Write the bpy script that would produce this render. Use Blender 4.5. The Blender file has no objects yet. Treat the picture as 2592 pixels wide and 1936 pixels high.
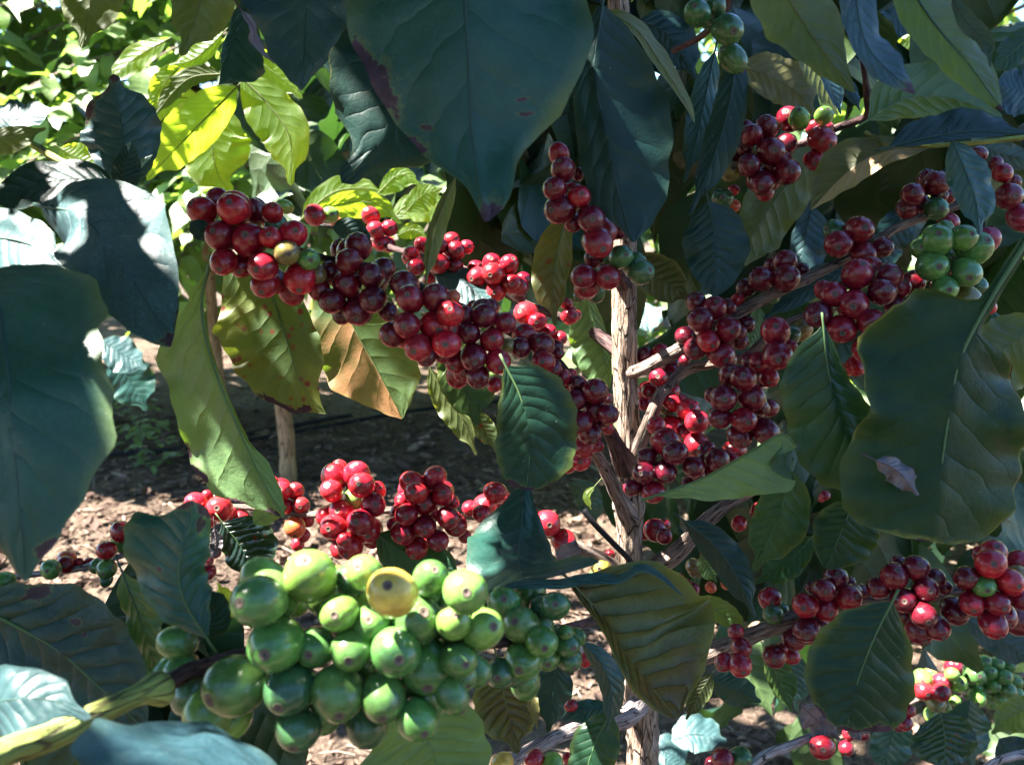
import bpy, math, random
import numpy as np
from mathutils import Vector, noise

random.seed(7)
SC = bpy.context.scene
COL = SC.collection

# ------------------------------------------------------------------ camera
F = 2437.0                      # focal length in photo pixels
PW, PH = 2592.0, 1936.0
CAM = Vector((0.0, 0.0, 0.80))
PITCH = math.radians(12.0)
RIGHT = Vector((1, 0, 0))
FWD = Vector((0, math.cos(PITCH), -math.sin(PITCH)))
UP = Vector((0, math.sin(PITCH), math.cos(PITCH)))
SUN = Vector((-0.50, 0.0, 0.85)).normalized()

cd = bpy.data.cameras.new('camera')
cam = bpy.data.objects.new('camera', cd)
COL.objects.link(cam)
cam.location = CAM
cam.rotation_euler = (math.pi / 2 - PITCH, 0, 0)
cd.sensor_width = 4.8
cd.lens = 4.8 * F / PW
cd.clip_start = 0.01
cd.clip_end = 2000
cd.dof.use_dof = True
cd.dof.focus_distance = 0.47
cd.dof.aperture_fstop = 2.6
SC.camera = cam

# ------------------------------------------------------------------ frames: where a view of the photo sits
VS = PW / 2212.0
FR = {'V': (0, 0, VS), 'A': (0, 0, 1 / 2.56), 'B': (864, 0, 1 / 2.56), 'C': (1728, 0, 1 / 2.56),
      'D': (0, 645, 1 / 2.56), 'E': (864, 645, 1 / 2.56), 'F': (1728, 645, 1 / 2.56),
      'G': (0, 1290, 1 / 2.56), 'H': (864, 1290, 1 / 2.56), 'I': (1728, 1290, 1 / 2.56), 'J': (0, 1292, 1 / 1.7068)}

def px(fr, x, y):
    a, b, s = FR[fr]
    return a + x * s, b + y * s

def P(fr, x, y, d):
    X, Y = px(fr, x, y)
    return CAM + d * (FWD + RIGHT * ((X - PW / 2) / F) + UP * ((PH / 2 - Y) / F))

def on_ground(fr, x, y):
    r = P(fr, x, y, 1.0) - CAM
    return CAM + r * (CAM.z / -r.z)

def project(p):
    q = p - CAM
    d = q.dot(FWD)
    if d < 1e-4:
        return None
    return PW / 2 + F * q.dot(RIGHT) / d, PH / 2 - F * q.dot(UP) / d, d

# ------------------------------------------------------------------ objects
def tag(o, label=None, cat=None, group=None, kind=None):
    if label: o['label'] = label
    if cat: o['category'] = cat
    if group: o['group'] = group
    if kind: o['kind'] = kind
    return o

def empty(name, loc):
    o = bpy.data.objects.new(name, None)
    o.empty_display_size = 0.01
    o.location = loc
    COL.objects.link(o)
    return o

def mesh_data(name, verts, faces, smooth=True, uv=None, attrs=None):
    me = bpy.data.meshes.new(name)
    me.from_pydata([tuple(v) for v in verts], [], faces)
    if smooth:
        me.polygons.foreach_set('use_smooth', [True] * len(me.polygons))
    if uv is not None:
        lay = me.uv_layers.new(name='UVMap')
        idx = np.empty(len(me.loops), dtype=np.int32)
        me.loops.foreach_get('vertex_index', idx)
        lay.data.foreach_set('uv', np.asarray(uv, dtype=np.float32)[idx].ravel())
    for k, vals in (attrs or {}).items():
        vals = np.asarray(vals, dtype=np.float32)
        at = me.attributes.new(k, 'FLOAT_VECTOR' if vals.ndim == 2 else 'FLOAT', 'POINT')
        at.data.foreach_set('vector' if vals.ndim == 2 else 'value', vals.ravel())
    me.update()
    return me

def link(name, me, mat=None, parent=None, loc=None):
    o = bpy.data.objects.new(name, me)
    if mat is not None and not me.materials:
        me.materials.append(mat)
    if parent is not None:
        o.parent = parent
    if loc is not None:
        o.location = loc
    COL.objects.link(o)
    return o

def catmull(pts, n):
    """n points along a smooth curve through pts (Vectors), and their parameter 0..1 by arc length"""
    p = [Vector(q) for q in pts]
    if len(p) == 2:
        return [p[0].lerp(p[1], i / (n - 1)) for i in range(n)]
    e = [2 * p[0] - p[1]] + p + [2 * p[-1] - p[-2]]
    fine = []
    for i in range(1, len(e) - 2):
        a, b, c, d = e[i - 1], e[i], e[i + 1], e[i + 2]
        for k in range(24):
            t = k / 24
            fine.append(0.5 * ((2 * b) + (c - a) * t + (2 * a - 5 * b + 4 * c - d) * t * t + (3 * b - a - 3 * c + d) * t ** 3))
    fine.append(p[-1])
    L = [0.0]
    for i in range(1, len(fine)):
        L.append(L[-1] + (fine[i] - fine[i - 1]).length)
    out, j = [], 0
    for i in range(n):
        g = L[-1] * i / (n - 1)
        while j < len(L) - 2 and L[j + 1] < g:
            j += 1
        t = (g - L[j]) / max(1e-9, L[j + 1] - L[j])
        out.append(fine[j].lerp(fine[j + 1], min(1, max(0, t))))
    return out

def interp(tab, s):
    """piecewise smooth interpolation in [(s, a, b), ...]"""
    if s <= tab[0][0]: return tab[0][1:]
    for p, q in zip(tab, tab[1:]):
        if s <= q[0]:
            t = (s - p[0]) / (q[0] - p[0])
            t = t * t * (3 - 2 * t) * 0.5 + t * 0.5
            return tuple(a + (b - a) * t for a, b in zip(p[1:], q[1:]))
    return tab[-1][1:]

# ------------------------------------------------------------------ node helper
class NT:
    def __init__(s, name):
        s.m = bpy.data.materials.new(name)
        s.m.use_nodes = True
        s.t = s.m.node_tree
        s.t.nodes.clear()
        s.out = s.t.nodes.new('ShaderNodeOutputMaterial')
    def n(s, typ, **kw):
        nd = s.t.nodes.new('ShaderNode' + typ)
        for k, v in kw.items():
            setattr(nd, k, v)
        return nd
    def put(s, sock, v):
        if hasattr(v, 'is_output'):
            s.t.links.new(v, sock)
        elif v is not None:
            if isinstance(v, (tuple, list)) and len(v) == 3 and sock.type == 'RGBA':
                v = (*v, 1)
            sock.default_value = v
    def math(s, op, a, b=None, c=None, clamp=False):
        nd = s.n('Math', operation=op, use_clamp=clamp)
        for i, v in enumerate((a, b, c)):
            if v is not None: s.put(nd.inputs[i], v)
        return nd.outputs[0]
    def mix(s, fac, a, b, blend='MIX'):
        nd = s.n('Mix', data_type='RGBA', blend_type=blend)
        s.put(nd.inputs[0], fac); s.put(nd.inputs[6], a); s.put(nd.inputs[7], b)
        return nd.outputs[2]
    def ramp(s, v, lo, hi, a=0.0, b=1.0):
        nd = s.n('MapRange', interpolation_type='SMOOTHSTEP')
        s.put(nd.inputs[0], v)
        for i, q in enumerate((lo, hi, a, b)):
            s.put(nd.inputs[i + 1], q)
        return nd.outputs[0]
    def noise(s, vec, scale, detail=3, rough=0.55, dist=0.0):
        nd = s.n('TexNoise')
        if vec is not None: s.put(nd.inputs['Vector'], vec)
        nd.inputs['Scale'].default_value = scale
        nd.inputs['Detail'].default_value = detail
        nd.inputs['Roughness'].default_value = rough
        nd.inputs['Distortion'].default_value = dist
        return nd.outputs['Fac']
    def voro(s, vec, scale, feature='F1'):
        nd = s.n('TexVoronoi', feature=feature)
        if vec is not None: s.put(nd.inputs['Vector'], vec)
        nd.inputs['Scale'].default_value = scale
        return nd.outputs['Distance']
    def bump(s, h, strength, dist, normal=None):
        nd = s.n('Bump')
        nd.inputs['Strength'].default_value = strength
        nd.inputs['Distance'].default_value = dist
        s.put(nd.inputs['Height'], h)
        if normal is not None: s.put(nd.inputs['Normal'], normal)
        return nd.outputs[0]
    def principled(s, col, rough, normal=None, spec=0.5, **kw):
        nd = s.n('BsdfPrincipled')
        s.put(nd.inputs['Base Color'], col); s.put(nd.inputs['Roughness'], rough)
        s.put(nd.inputs['Specular IOR Level'], spec)
        if normal is not None: s.put(nd.inputs['Normal'], normal)
        for k, v in kw.items():
            s.put(nd.inputs[k.replace('_', ' ')], v)
        return nd.outputs[0]
    def done(s, sh):
        s.t.links.new(sh, s.out.inputs['Surface'])
        return s.m

def leaf_material(name, top, under, trans, rough=0.4, burn=0.0, edge=0.12, spots=0.0, vein=0.25, half=None,
                  tfac=0.38, dust=0.0, mottle=0.5, patch=None, quilt=0.3, spec=0.45, dry=0.0, marks=()):
    N = NT(name)
    uv = N.n('UVMap', uv_map='UVMap').outputs[0]
    sep = N.n('SeparateXYZ'); N.put(sep.inputs[0], uv)
    s, v = sep.outputs[0], N.math('MULTIPLY_ADD', sep.outputs[1], 2, -1)
    av = N.math('ABSOLUTE', v)
    tc = N.n('TexCoord').outputs['Object']
    rnd = N.n('ObjectInfo').outputs['Random']
    off = N.n('VectorMath', operation='MULTIPLY_ADD')
    N.put(off.inputs[0], rnd); off.inputs[1].default_value = (7.3, 3.1, 5.7); N.put(off.inputs[2], tc)
    co = off.outputs[0]
    big = N.noise(co, 28, 3)
    mid = N.noise(co, 120, 4, 0.6)
    fine = N.noise(co, 700, 3, 0.6)
    # side veins
    ph = N.math('MULTIPLY_ADD', av, -1.9, N.math('MULTIPLY', s, 9.5))
    ph = N.math('ADD', ph, N.math('MULTIPLY', N.math('SUBTRACT', big, 0.5), 1.7))
    ph = N.math('ADD', ph, N.math('MULTIPLY', N.math('GREATER_THAN', v, 0), 0.42))
    fr = N.math('FRACT', ph)
    dv = N.math('ABSOLUTE', N.math('SUBTRACT', fr, 0.5))
    vm = N.math('MULTIPLY', N.ramp(dv, 0.05, 0.0), N.ramp(av, 0.97, 0.5))
    geo = N.n('NewGeometry').outputs['Backfacing']
    base = N.mix(geo, top, under)
    # mottled tone of the blade
    dark = N.mix(1.0, base, (0.62, 0.70, 0.66), 'MULTIPLY')
    lite = N.mix(1.0, base, (1.35, 1.28, 1.15), 'MULTIPLY')
    base = N.mix(mottle, base, N.mix(N.ramp(big, 0.35, 0.66), dark, lite))
    base = N.mix(0.35, base, N.mix(N.ramp(mid, 0.35, 0.65), dark, lite))
    if half:
        sgn, hcol = half
        hm = N.math('GREATER_THAN', N.math('MULTIPLY', v, float(sgn)), 0.0)
        hm = N.math('MULTIPLY', hm, N.ramp(N.math('ADD', N.math('MULTIPLY', big, 0.9), N.math('MULTIPLY', s, 0.35)), 0.42, 0.66))
        base = N.mix(hm, base, hcol)
    if patch:
        base = N.mix(N.math('MULTIPLY', N.ramp(N.math('ADD', big, N.math('MULTIPLY', mid, 0.3)), 0.58, 0.78), 0.8), base, patch)
    base = N.mix(N.math('MULTIPLY', vm, vein), base, N.mix(1.0, base, (1.6, 1.5, 1.35), 'MULTIPLY'))
    net = N.voro(co, 330, 'DISTANCE_TO_EDGE')
    base = N.mix(N.math('MULTIPLY', N.ramp(net, 0.10, 0.02), 0.22), base, N.mix(1.0, base, (1.5, 1.45, 1.3), 'MULTIPLY'))
    yel = (0.17, 0.20, 0.03)
    em = N.math('MULTIPLY', N.ramp(N.math('ADD', av, N.math('MULTIPLY', big, 0.5)), 0.98, 1.35), edge)
    base = N.mix(em, base, yel)
    tr = N.mix(em, trans, (0.5, 0.45, 0.05))
    tr = N.mix(0.6, tr, N.mix(1.0, tr, N.mix(N.ramp(big, 0.3, 0.7), (0.55, 0.7, 0.5), (1.2, 1.1, 1.0)), 'MULTIPLY'))
    tr = N.mix(N.math('MULTIPLY', vm, 0.55), tr, N.mix(1.0, tr, (0.4, 0.5, 0.4), 'MULTIPLY'))
    rg = N.math('ADD', N.math('MULTIPLY', mid, 0.16), rough - 0.08)
    if spots:
        vd = N.voro(co, 170)
        sm = N.math('MULTIPLY', N.ramp(vd, 0.34, 0.16), N.ramp(N.noise(co, 45, 2), 0.60 - 0.2 * spots, 0.72 - 0.2 * spots))
        base = N.mix(sm, base, (0.11, 0.03, 0.01)); tr = N.mix(sm, tr, (0.2, 0.03, 0.01))
    if dust:
        dm = N.math('MULTIPLY', N.ramp(fine, 0.45, 0.75), N.math('MULTIPLY', N.ramp(big, 0.3, 0.7), dust))
        base = N.mix(dm, base, (0.20, 0.25, 0.29))
    tiny = N.math('MULTIPLY', N.ramp(N.voro(co, 260), 0.09, 0.05), N.ramp(big, 0.5, 0.62))
    base = N.mix(N.math('MULTIPLY', tiny, 0.55), base, (0.35, 0.36, 0.33))
    if burn:
        bn = N.noise(co, 42, 4, 0.6)
        bm = N.math('ADD', N.math('MAXIMUM', N.math('POWER', av, 5), N.math('POWER', s, 9)), N.math('MULTIPLY', bn, 0.95))
        th = 1.74 - 0.27 * burn
        halo = N.ramp(bm, th - 0.16, th)
        base = N.mix(N.math('MULTIPLY', halo, 0.75), base, (0.20, 0.19, 0.04))
        bmk = N.ramp(bm, th, th + 0.035)
        base = N.mix(bmk, base, N.mix(mid, (0.025, 0.012, 0.015), (0.09, 0.045, 0.052)))
        tr = N.mix(bmk, tr, (0.05, 0.012, 0.01))
        rg = N.math('MULTIPLY_ADD', bmk, 0.25, rg)
    if marks:                              # scorched places of this leaf: (along, across, half length, half width)
        wob = N.math('MULTIPLY', N.math('SUBTRACT', N.noise(co, 240, 5, 0.7), 0.5), 3.2)
        mk = None
        for (ms, mv, rs, rv) in marks:
            ds = N.math('DIVIDE', N.math('SUBTRACT', s, ms), rs); dv_ = N.math('DIVIDE', N.math('SUBTRACT', v, mv), rv)
            q = N.math('ADD', N.math('SQRT', N.math('ADD', N.math('MULTIPLY', ds, ds), N.math('MULTIPLY', dv_, dv_))), wob)
            mk = q if mk is None else N.math('MINIMUM', mk, q)
        base = N.mix(N.math('MULTIPLY', N.ramp(mk, 1.45, 0.95), 0.5), base, (0.13, 0.15, 0.035))
        mm = N.ramp(mk, 1.0, 0.88)
        base = N.mix(mm, base, N.mix(N.ramp(mid, 0.3, 0.7), (0.022, 0.010, 0.014), (0.085, 0.038, 0.048)))
        tr = N.mix(mm, tr, (0.04, 0.01, 0.01)); rg = N.math('MULTIPLY_ADD', mm, 0.2, rg)
    if dry:
        base = N.mix(dry, base, N.mix(N.ramp(mid, 0.3, 0.7), (0.075, 0.062, 0.070), (0.20, 0.175, 0.185)))
    h = N.math('POWER', N.math('SINE', N.math('MULTIPLY', fr, math.pi)), 0.55)
    h = N.math('ADD', N.math('MULTIPLY', h, N.ramp(av, 1.0, 0.55)), N.math('ADD', N.math('MULTIPLY', mid, 0.7), N.math('MULTIPLY', N.ramp(net, 0.0, 0.2), 0.06)))
    nb = N.bump(h, min(1.0, quilt * 1.05), 0.0013)
    nb = N.bump(fine, 0.16, 0.0004, nb)
    pr = N.principled(base, rg, nb, spec)
    tl = N.n('BsdfTranslucent'); N.put(tl.inputs[0], tr); N.put(tl.inputs[1], nb)
    mx = N.n('MixShader'); mx.inputs[0].default_value = tfac
    N.t.links.new(pr, mx.inputs[1]); N.t.links.new(tl.outputs[0], mx.inputs[2])
    return N.done(mx.outputs[0])

TR = (0.34, 0.56, 0.03)
TD = (0.05, 0.16, 0.02)      # weak transmission colour for the dark leaves
U1 = (0.10, 0.15, 0.055)
ML = {  # dark and bluish tops carry shade and sky reflection put into the colour
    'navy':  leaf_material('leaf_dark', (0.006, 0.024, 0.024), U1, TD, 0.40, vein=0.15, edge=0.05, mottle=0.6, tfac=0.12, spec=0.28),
    'navyb': leaf_material('leaf_dark_scorched', (0.007, 0.030, 0.027), U1, TD, 0.42, burn=0.62, vein=0.2, edge=0.1, tfac=0.12, spec=0.28),
    'teal':  leaf_material('leaf_dusty', (0.010, 0.046, 0.038), U1, TD, 0.36, dust=0.10, vein=0.25, edge=0.08, tfac=0.15, spec=0.42),
    'tealb': leaf_material('leaf_dusty_scorched', (0.010, 0.048, 0.034), U1, TD, 0.36, dust=0.10, burn=0.75, vein=0.2, edge=0.3, tfac=0.15, spec=0.42),
    'pale':  leaf_material('leaf_powdery', (0.024, 0.060, 0.068), U1, TD, 0.44, dust=0.25, vein=0.3, burn=0.3, edge=0.05, tfac=0.15, spec=0.42),
    'blue':  leaf_material('leaf_bluish', (0.018, 0.050, 0.068), U1, TD, 0.40, dust=0.12, vein=0.25, burn=0.45, edge=0.08, tfac=0.15, spec=0.42),
    'green': leaf_material('leaf_green', (0.009, 0.034, 0.018), U1, TD, 0.36, vein=0.3, edge=0.2, mottle=0.6),
    'greenb': leaf_material('leaf_green_scorched', (0.008, 0.028, 0.018), U1, TD, 0.36, burn=0.8, vein=0.25, edge=0.5, mottle=0.7, tfac=0.3),
    'yellowg': leaf_material('leaf_yellowing', (0.010, 0.030, 0.014), (0.05, 0.09, 0.024), TD, 0.40, burn=0.85, vein=0.3, edge=0.25, mottle=0.8, patch=(0.024, 0.040, 0.012), spec=0.22, tfac=0.2),
    'olive': leaf_material('leaf_olive', (0.03, 0.05, 0.02), (0.052, 0.070, 0.022), (0.26, 0.38, 0.03), 0.5, vein=0.35, burn=0.35, edge=0.25, tfac=0.3),
    'under': leaf_material('leaf_pale_underside', (0.03, 0.07, 0.03), (0.085, 0.155, 0.065), TR, 0.5, vein=0.2, burn=0.35, edge=0.1, tfac=0.3, quilt=0.5),
    'spot':  leaf_material('leaf_rust_spotted', (0.10, 0.10, 0.03), (0.036, 0.060, 0.018), (0.16, 0.20, 0.02), 0.5, spots=1.0, burn=0.75, vein=0.2, edge=0.2, patch=(0.07, 0.075, 0.015), mottle=0.9),
    'half':  leaf_material('leaf_half_browned', (0.05, 0.10, 0.03), (0.036, 0.078, 0.025), (0.25, 0.36, 0.03), 0.5, half=(-1, (0.22, 0.105, 0.045)), burn=0.4, vein=0.3, edge=0.2),
    'halfb': leaf_material('leaf_tan_margin', (0.05, 0.06, 0.03), (0.032, 0.036, 0.016), (0.22, 0.26, 0.03), 0.5, half=(1, (0.34, 0.23, 0.12)), vein=0.3, edge=0.2),
    'khaki': leaf_material('leaf_khaki', (0.08, 0.09, 0.03), (0.10, 0.095, 0.035), (0.36, 0.33, 0.06), 0.5, vein=0.8, burn=0.3, tfac=0.4),
    'lime':  leaf_material('leaf_backlit', (0.03, 0.08, 0.02), (0.07, 0.13, 0.04), (0.64, 0.84, 0.04), 0.42, vein=0.25, burn=0.3, edge=0.4, tfac=0.6),  # same leaf as lit from behind, backlight put into a brighter transmission colour
    'brown': leaf_material('leaf_blotched_underside', (0.04, 0.09, 0.05), (0.046, 0.064, 0.018), (0.2, 0.24, 0.02), 0.5, spots=0.0, burn=0.7, vein=0.6, edge=0.5, patch=(0.030, 0.014, 0.008), tfac=0.22, quilt=1.0),
    'rib':   leaf_material('leaf_ribbed', (0.010, 0.026, 0.024), U1, TD, 0.27, burn=0.3, vein=0.5, quilt=0.9, spots=0.25, edge=0.1, spec=0.6, tfac=0.2),
    'dry':   leaf_material('leaf_withered', (0.12, 0.105, 0.11), (0.14, 0.12, 0.12), (0.2, 0.14, 0.09), 0.7, dry=0.85, tfac=0.1, vein=0.1, quilt=0.4, edge=0.0),
}

def variant(key, base, **kw):
    """a copy of a leaf material with the scorch marks of one particular leaf"""
    top, under, tr, opt = VAR[base]
    o = dict(opt); o.update(kw)
    ML[key] = leaf_material('leaf_' + key, top, under, tr, **o)
VAR = {'teal': ((0.013, 0.058, 0.046), U1, TD, dict(rough=0.36, dust=0.12, vein=0.2, edge=0.35, tfac=0.15, spec=0.42)),
       'blue': ((0.018, 0.050, 0.068), U1, TD, dict(rough=0.40, dust=0.15, vein=0.25, edge=0.08, tfac=0.15, spec=0.42)),  # sky reflection put into this base colour as well
       'pale': ((0.024, 0.060, 0.068), U1, TD, dict(rough=0.44, dust=0.3, vein=0.3, edge=0.05, tfac=0.15, spec=0.42)),
       'spot': ((0.10, 0.10, 0.03), (0.042, 0.078, 0.020), (0.20, 0.27, 0.02), dict(rough=0.5, spots=1.0, vein=0.2, edge=0.2, patch=(0.12, 0.135, 0.018), mottle=0.9)),
       'dark': ((0.008, 0.028, 0.018), U1, TD, dict(rough=0.34, vein=0.25, edge=0.4, mottle=0.7, tfac=0.2, spec=0.25)),
       'rib': ((0.008, 0.024, 0.022), U1, TD, dict(rough=0.30, vein=0.5, quilt=0.4, edge=0.1, spec=0.42, tfac=0.12)),
       'green': ((0.009, 0.034, 0.018), U1, TR, dict(rough=0.36, vein=0.3, edge=0.2, mottle=0.6, tfac=0.35)),
       'under': ((0.03, 0.07, 0.03), (0.085, 0.155, 0.065), TR, dict(rough=0.5, vein=0.2, edge=0.1, tfac=0.3, quilt=0.5))}
variant('scorched_giant', 'teal', marks=[(.58, -.97, .045, .10), (.63, -.93, .05, .16), (.68, -.97, .05, .16), (.79, -1, .02, .2), (.985, 0, .035, 1.2), (.735, .62, .006, .10), (.70, .52, .005, .08), (.755, -.62, .006, .07)])
variant('purple_corner', 'blue', marks=[(.72, .95, .09, .22), (.97, 0, .07, .9), (.86, .9, .05, .3)])
variant('powder_tip', 'pale', marks=[(.985, .3, .03, 1.2), (.93, .95, .04, .1)])
variant('left_giant', 'teal', marks=[(.93, .9, .03, .4)])
variant('dipped_tip', 'blue', marks=[(1.0, 0, .10, 3.0)])
variant('rust_margin', 'spot', marks=[(.84, -.95, .10, .14), (.90, -.7, .04, .3)])
variant('ragged_tip', 'dark', marks=[(.97, -.9, .03, .5), (1.0, 0.2, .02, 1.0), (.93, .98, .03, .08)])
variant('scorched_foot', 'dark', marks=[(.95, .75, .05, .25), (1.0, 0, .03, 1.5), (.9, -.98, .05, .12)])
variant('purple_flecks', 'rib', marks=[(.22, .78, .05, .18), (.42, .50, .02, .05), (.48, .42, .012, .035)])
variant('black_point', 'green', marks=[(1.0, 0, .035, 3.0)])
variant('curled_scorch', 'teal', marks=[(.93, -.8, .05, .4), (.5, .4, .02, .08), (.84, -.5, .05, .2), (.98, .2, .03, .8)])
variant('dark_rim', 'under', marks=[(.72, -.99, .05, .08), (.62, -1.0, .03, .06), (.97, -.9, .03, .5), (.86, -1, .03, .1)])

def rib_material(name, c):
    N = NT(name)
    tc = N.n('TexCoord').outputs['Object']
    col = N.mix(N.noise(tc, 90, 3), tuple(x * 0.75 for x in c), tuple(x * 1.25 for x in c))
    return N.done(N.principled(col, 0.55, None, 0.25))
MRIB = {k: rib_material('midrib_' + k, c) for k, c in
        {'pale': (0.075, 0.135, 0.05), 'dark': (0.022, 0.055, 0.042), 'olive': (0.10, 0.12, 0.04), 'purple': (0.09, 0.05, 0.06)}.items()}
RIBOF = {'navy': 'dark', 'navyb': 'dark', 'teal': 'dark', 'tealb': 'dark', 'blue': 'dark', 'pale': 'dark', 'green': 'pale', 'greenb': 'dark',
         'yellowg': 'pale', 'olive': 'olive', 'under': 'pale', 'spot': 'pale', 'half': 'olive', 'halfb': 'olive', 'khaki': 'olive',
         'lime': 'olive', 'brown': 'olive', 'rib': 'pale', 'dry': 'purple', 'scorched_giant': 'dark', 'purple_corner': 'dark', 'powder_tip': 'dark', 'left_giant': 'dark',
         'dipped_tip': 'dark', 'rust_margin': 'pale', 'ragged_tip': 'pale', 'scorched_foot': 'pale', 'purple_flecks': 'pale', 'black_point': 'dark', 'curled_scorch': 'pale', 'dark_rim': 'pale'}
# ------------------------------------------------------------------ leaves
def leaf_prof(s, blunt=0.0):
    w = math.sin(math.pi * min(1.0, s ** 0.88)) ** 0.72 if 0 < s < 1 else 0.0
    if s > 0.8 and not blunt:
        t = (s - 0.8) / 0.2
        w *= 1 - 0.58 * math.sin(math.pi * min(1, t * 1.05)) ** 0.8
    if s < 0.1:
        w *= 0.45 + 5.5 * s
    return w

def leaf_geometry(M, wa, wb, X1, X2, rng, ns=44, nv=9, wave=0.10, kw=2.5, quilt=0.028, edge=0.02):
    """blade along the points M; half width tables wa/wb in metres; X1/X2 unit cross directions per station for both halves"""
    verts, uvs, faces = [], [], []
    pa, pb = rng.random() * 6.28, rng.random() * 6.28
    k2 = 5 + rng.random() * 4
    W = max(max(wa), max(wb))
    for i in range(ns):
        s = i / (ns - 1)
        T = (M[min(ns - 1, i + 1)] - M[max(0, i - 1)]).normalized()
        for j in range(-nv, nv + 1):
            v = j / nv
            a = abs(v)
            side = 1 if v >= 0 else -1
            X = X1[i] if v >= 0 else X2[i]
            Xn = X.normalized()
            N = (X1[i] + X2[i] * -1.0)
            N = T.cross(Xn if v >= 0 else -Xn).normalized() if N.length < 1e-6 else T.cross((X1[i].normalized() - X2[i].normalized()).normalized()).normalized()
            w = wa[i] if v >= 0 else wb[i]
            ph = pa if v >= 0 else pb
            w2 = w * (1 + edge * math.sin(k2 * 2 * math.pi * s + ph * 2) + edge * 1.3 * math.sin(17 * s + ph))
            q = M[i] + X * (w2 * a)
            env = math.sin(math.pi * min(1, max(0, s))) ** 0.6
            z = wave * w * a ** 2.2 * env * (math.sin(2 * math.pi * kw * s + ph) + 0.45 * math.sin(2 * math.pi * (kw * 2.3) * s + ph * 1.7))
            p = (s * 9.5 - a * 1.9 + (0.42 if v > 0 else 0))
            z += quilt * W * 0.5 * (abs(math.sin(math.pi * (p + 0.5))) ** 0.7 - 0.5) * math.sin(math.pi * min(1, a * 1.02)) * env
            z += 0.10 * w * (a * a - a) * 0.6
            nz = noise.noise(Vector((s * 3.2 + pa, v * 1.6 + pb, pa))) + 0.5 * noise.noise(Vector((s * 8 + pb, v * 3.4, pb)))
            z += 0.055 * W * nz * env
            verts.append(q + N * z)
            uvs.append((s, 0.5 + 0.5 * v))
    m = 2 * nv + 1
    for i in range(ns - 1):
        for j in range(m - 1):
            a0 = i * m + j
            faces.append((a0, a0 + 1, a0 + m + 1, a0 + m))
    return verts, uvs, faces

def tube_geometry(pts, radii, segs=8, cap=True):
    verts, faces = [], []
    n = len(pts)
    ref = Vector((0.31, -0.9, 0.2))
    T = (pts[1] - pts[0]).normalized()
    A = T.cross(ref).normalized()
    for i in range(n):
        T = (pts[min(n - 1, i + 1)] - pts[max(0, i - 1)]).normalized()
        A = (A - T * A.dot(T)).normalized()
        B = T.cross(A)
        for k in range(segs):
            t = 2 * math.pi * k / segs
            verts.append(pts[i] + (A * math.cos(t) + B * math.sin(t)) * radii[i])
    for i in range(n - 1):
        for k in range(segs):
            a, b = i * segs + k, i * segs + (k + 1) % segs
            faces.append((a, b, b + segs, a + segs))
    if cap:
        faces.append(tuple(range(segs - 1, -1, -1)))
        faces.append(tuple((n - 1) * segs + k for k in range(segs)))
    return verts, faces

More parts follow.
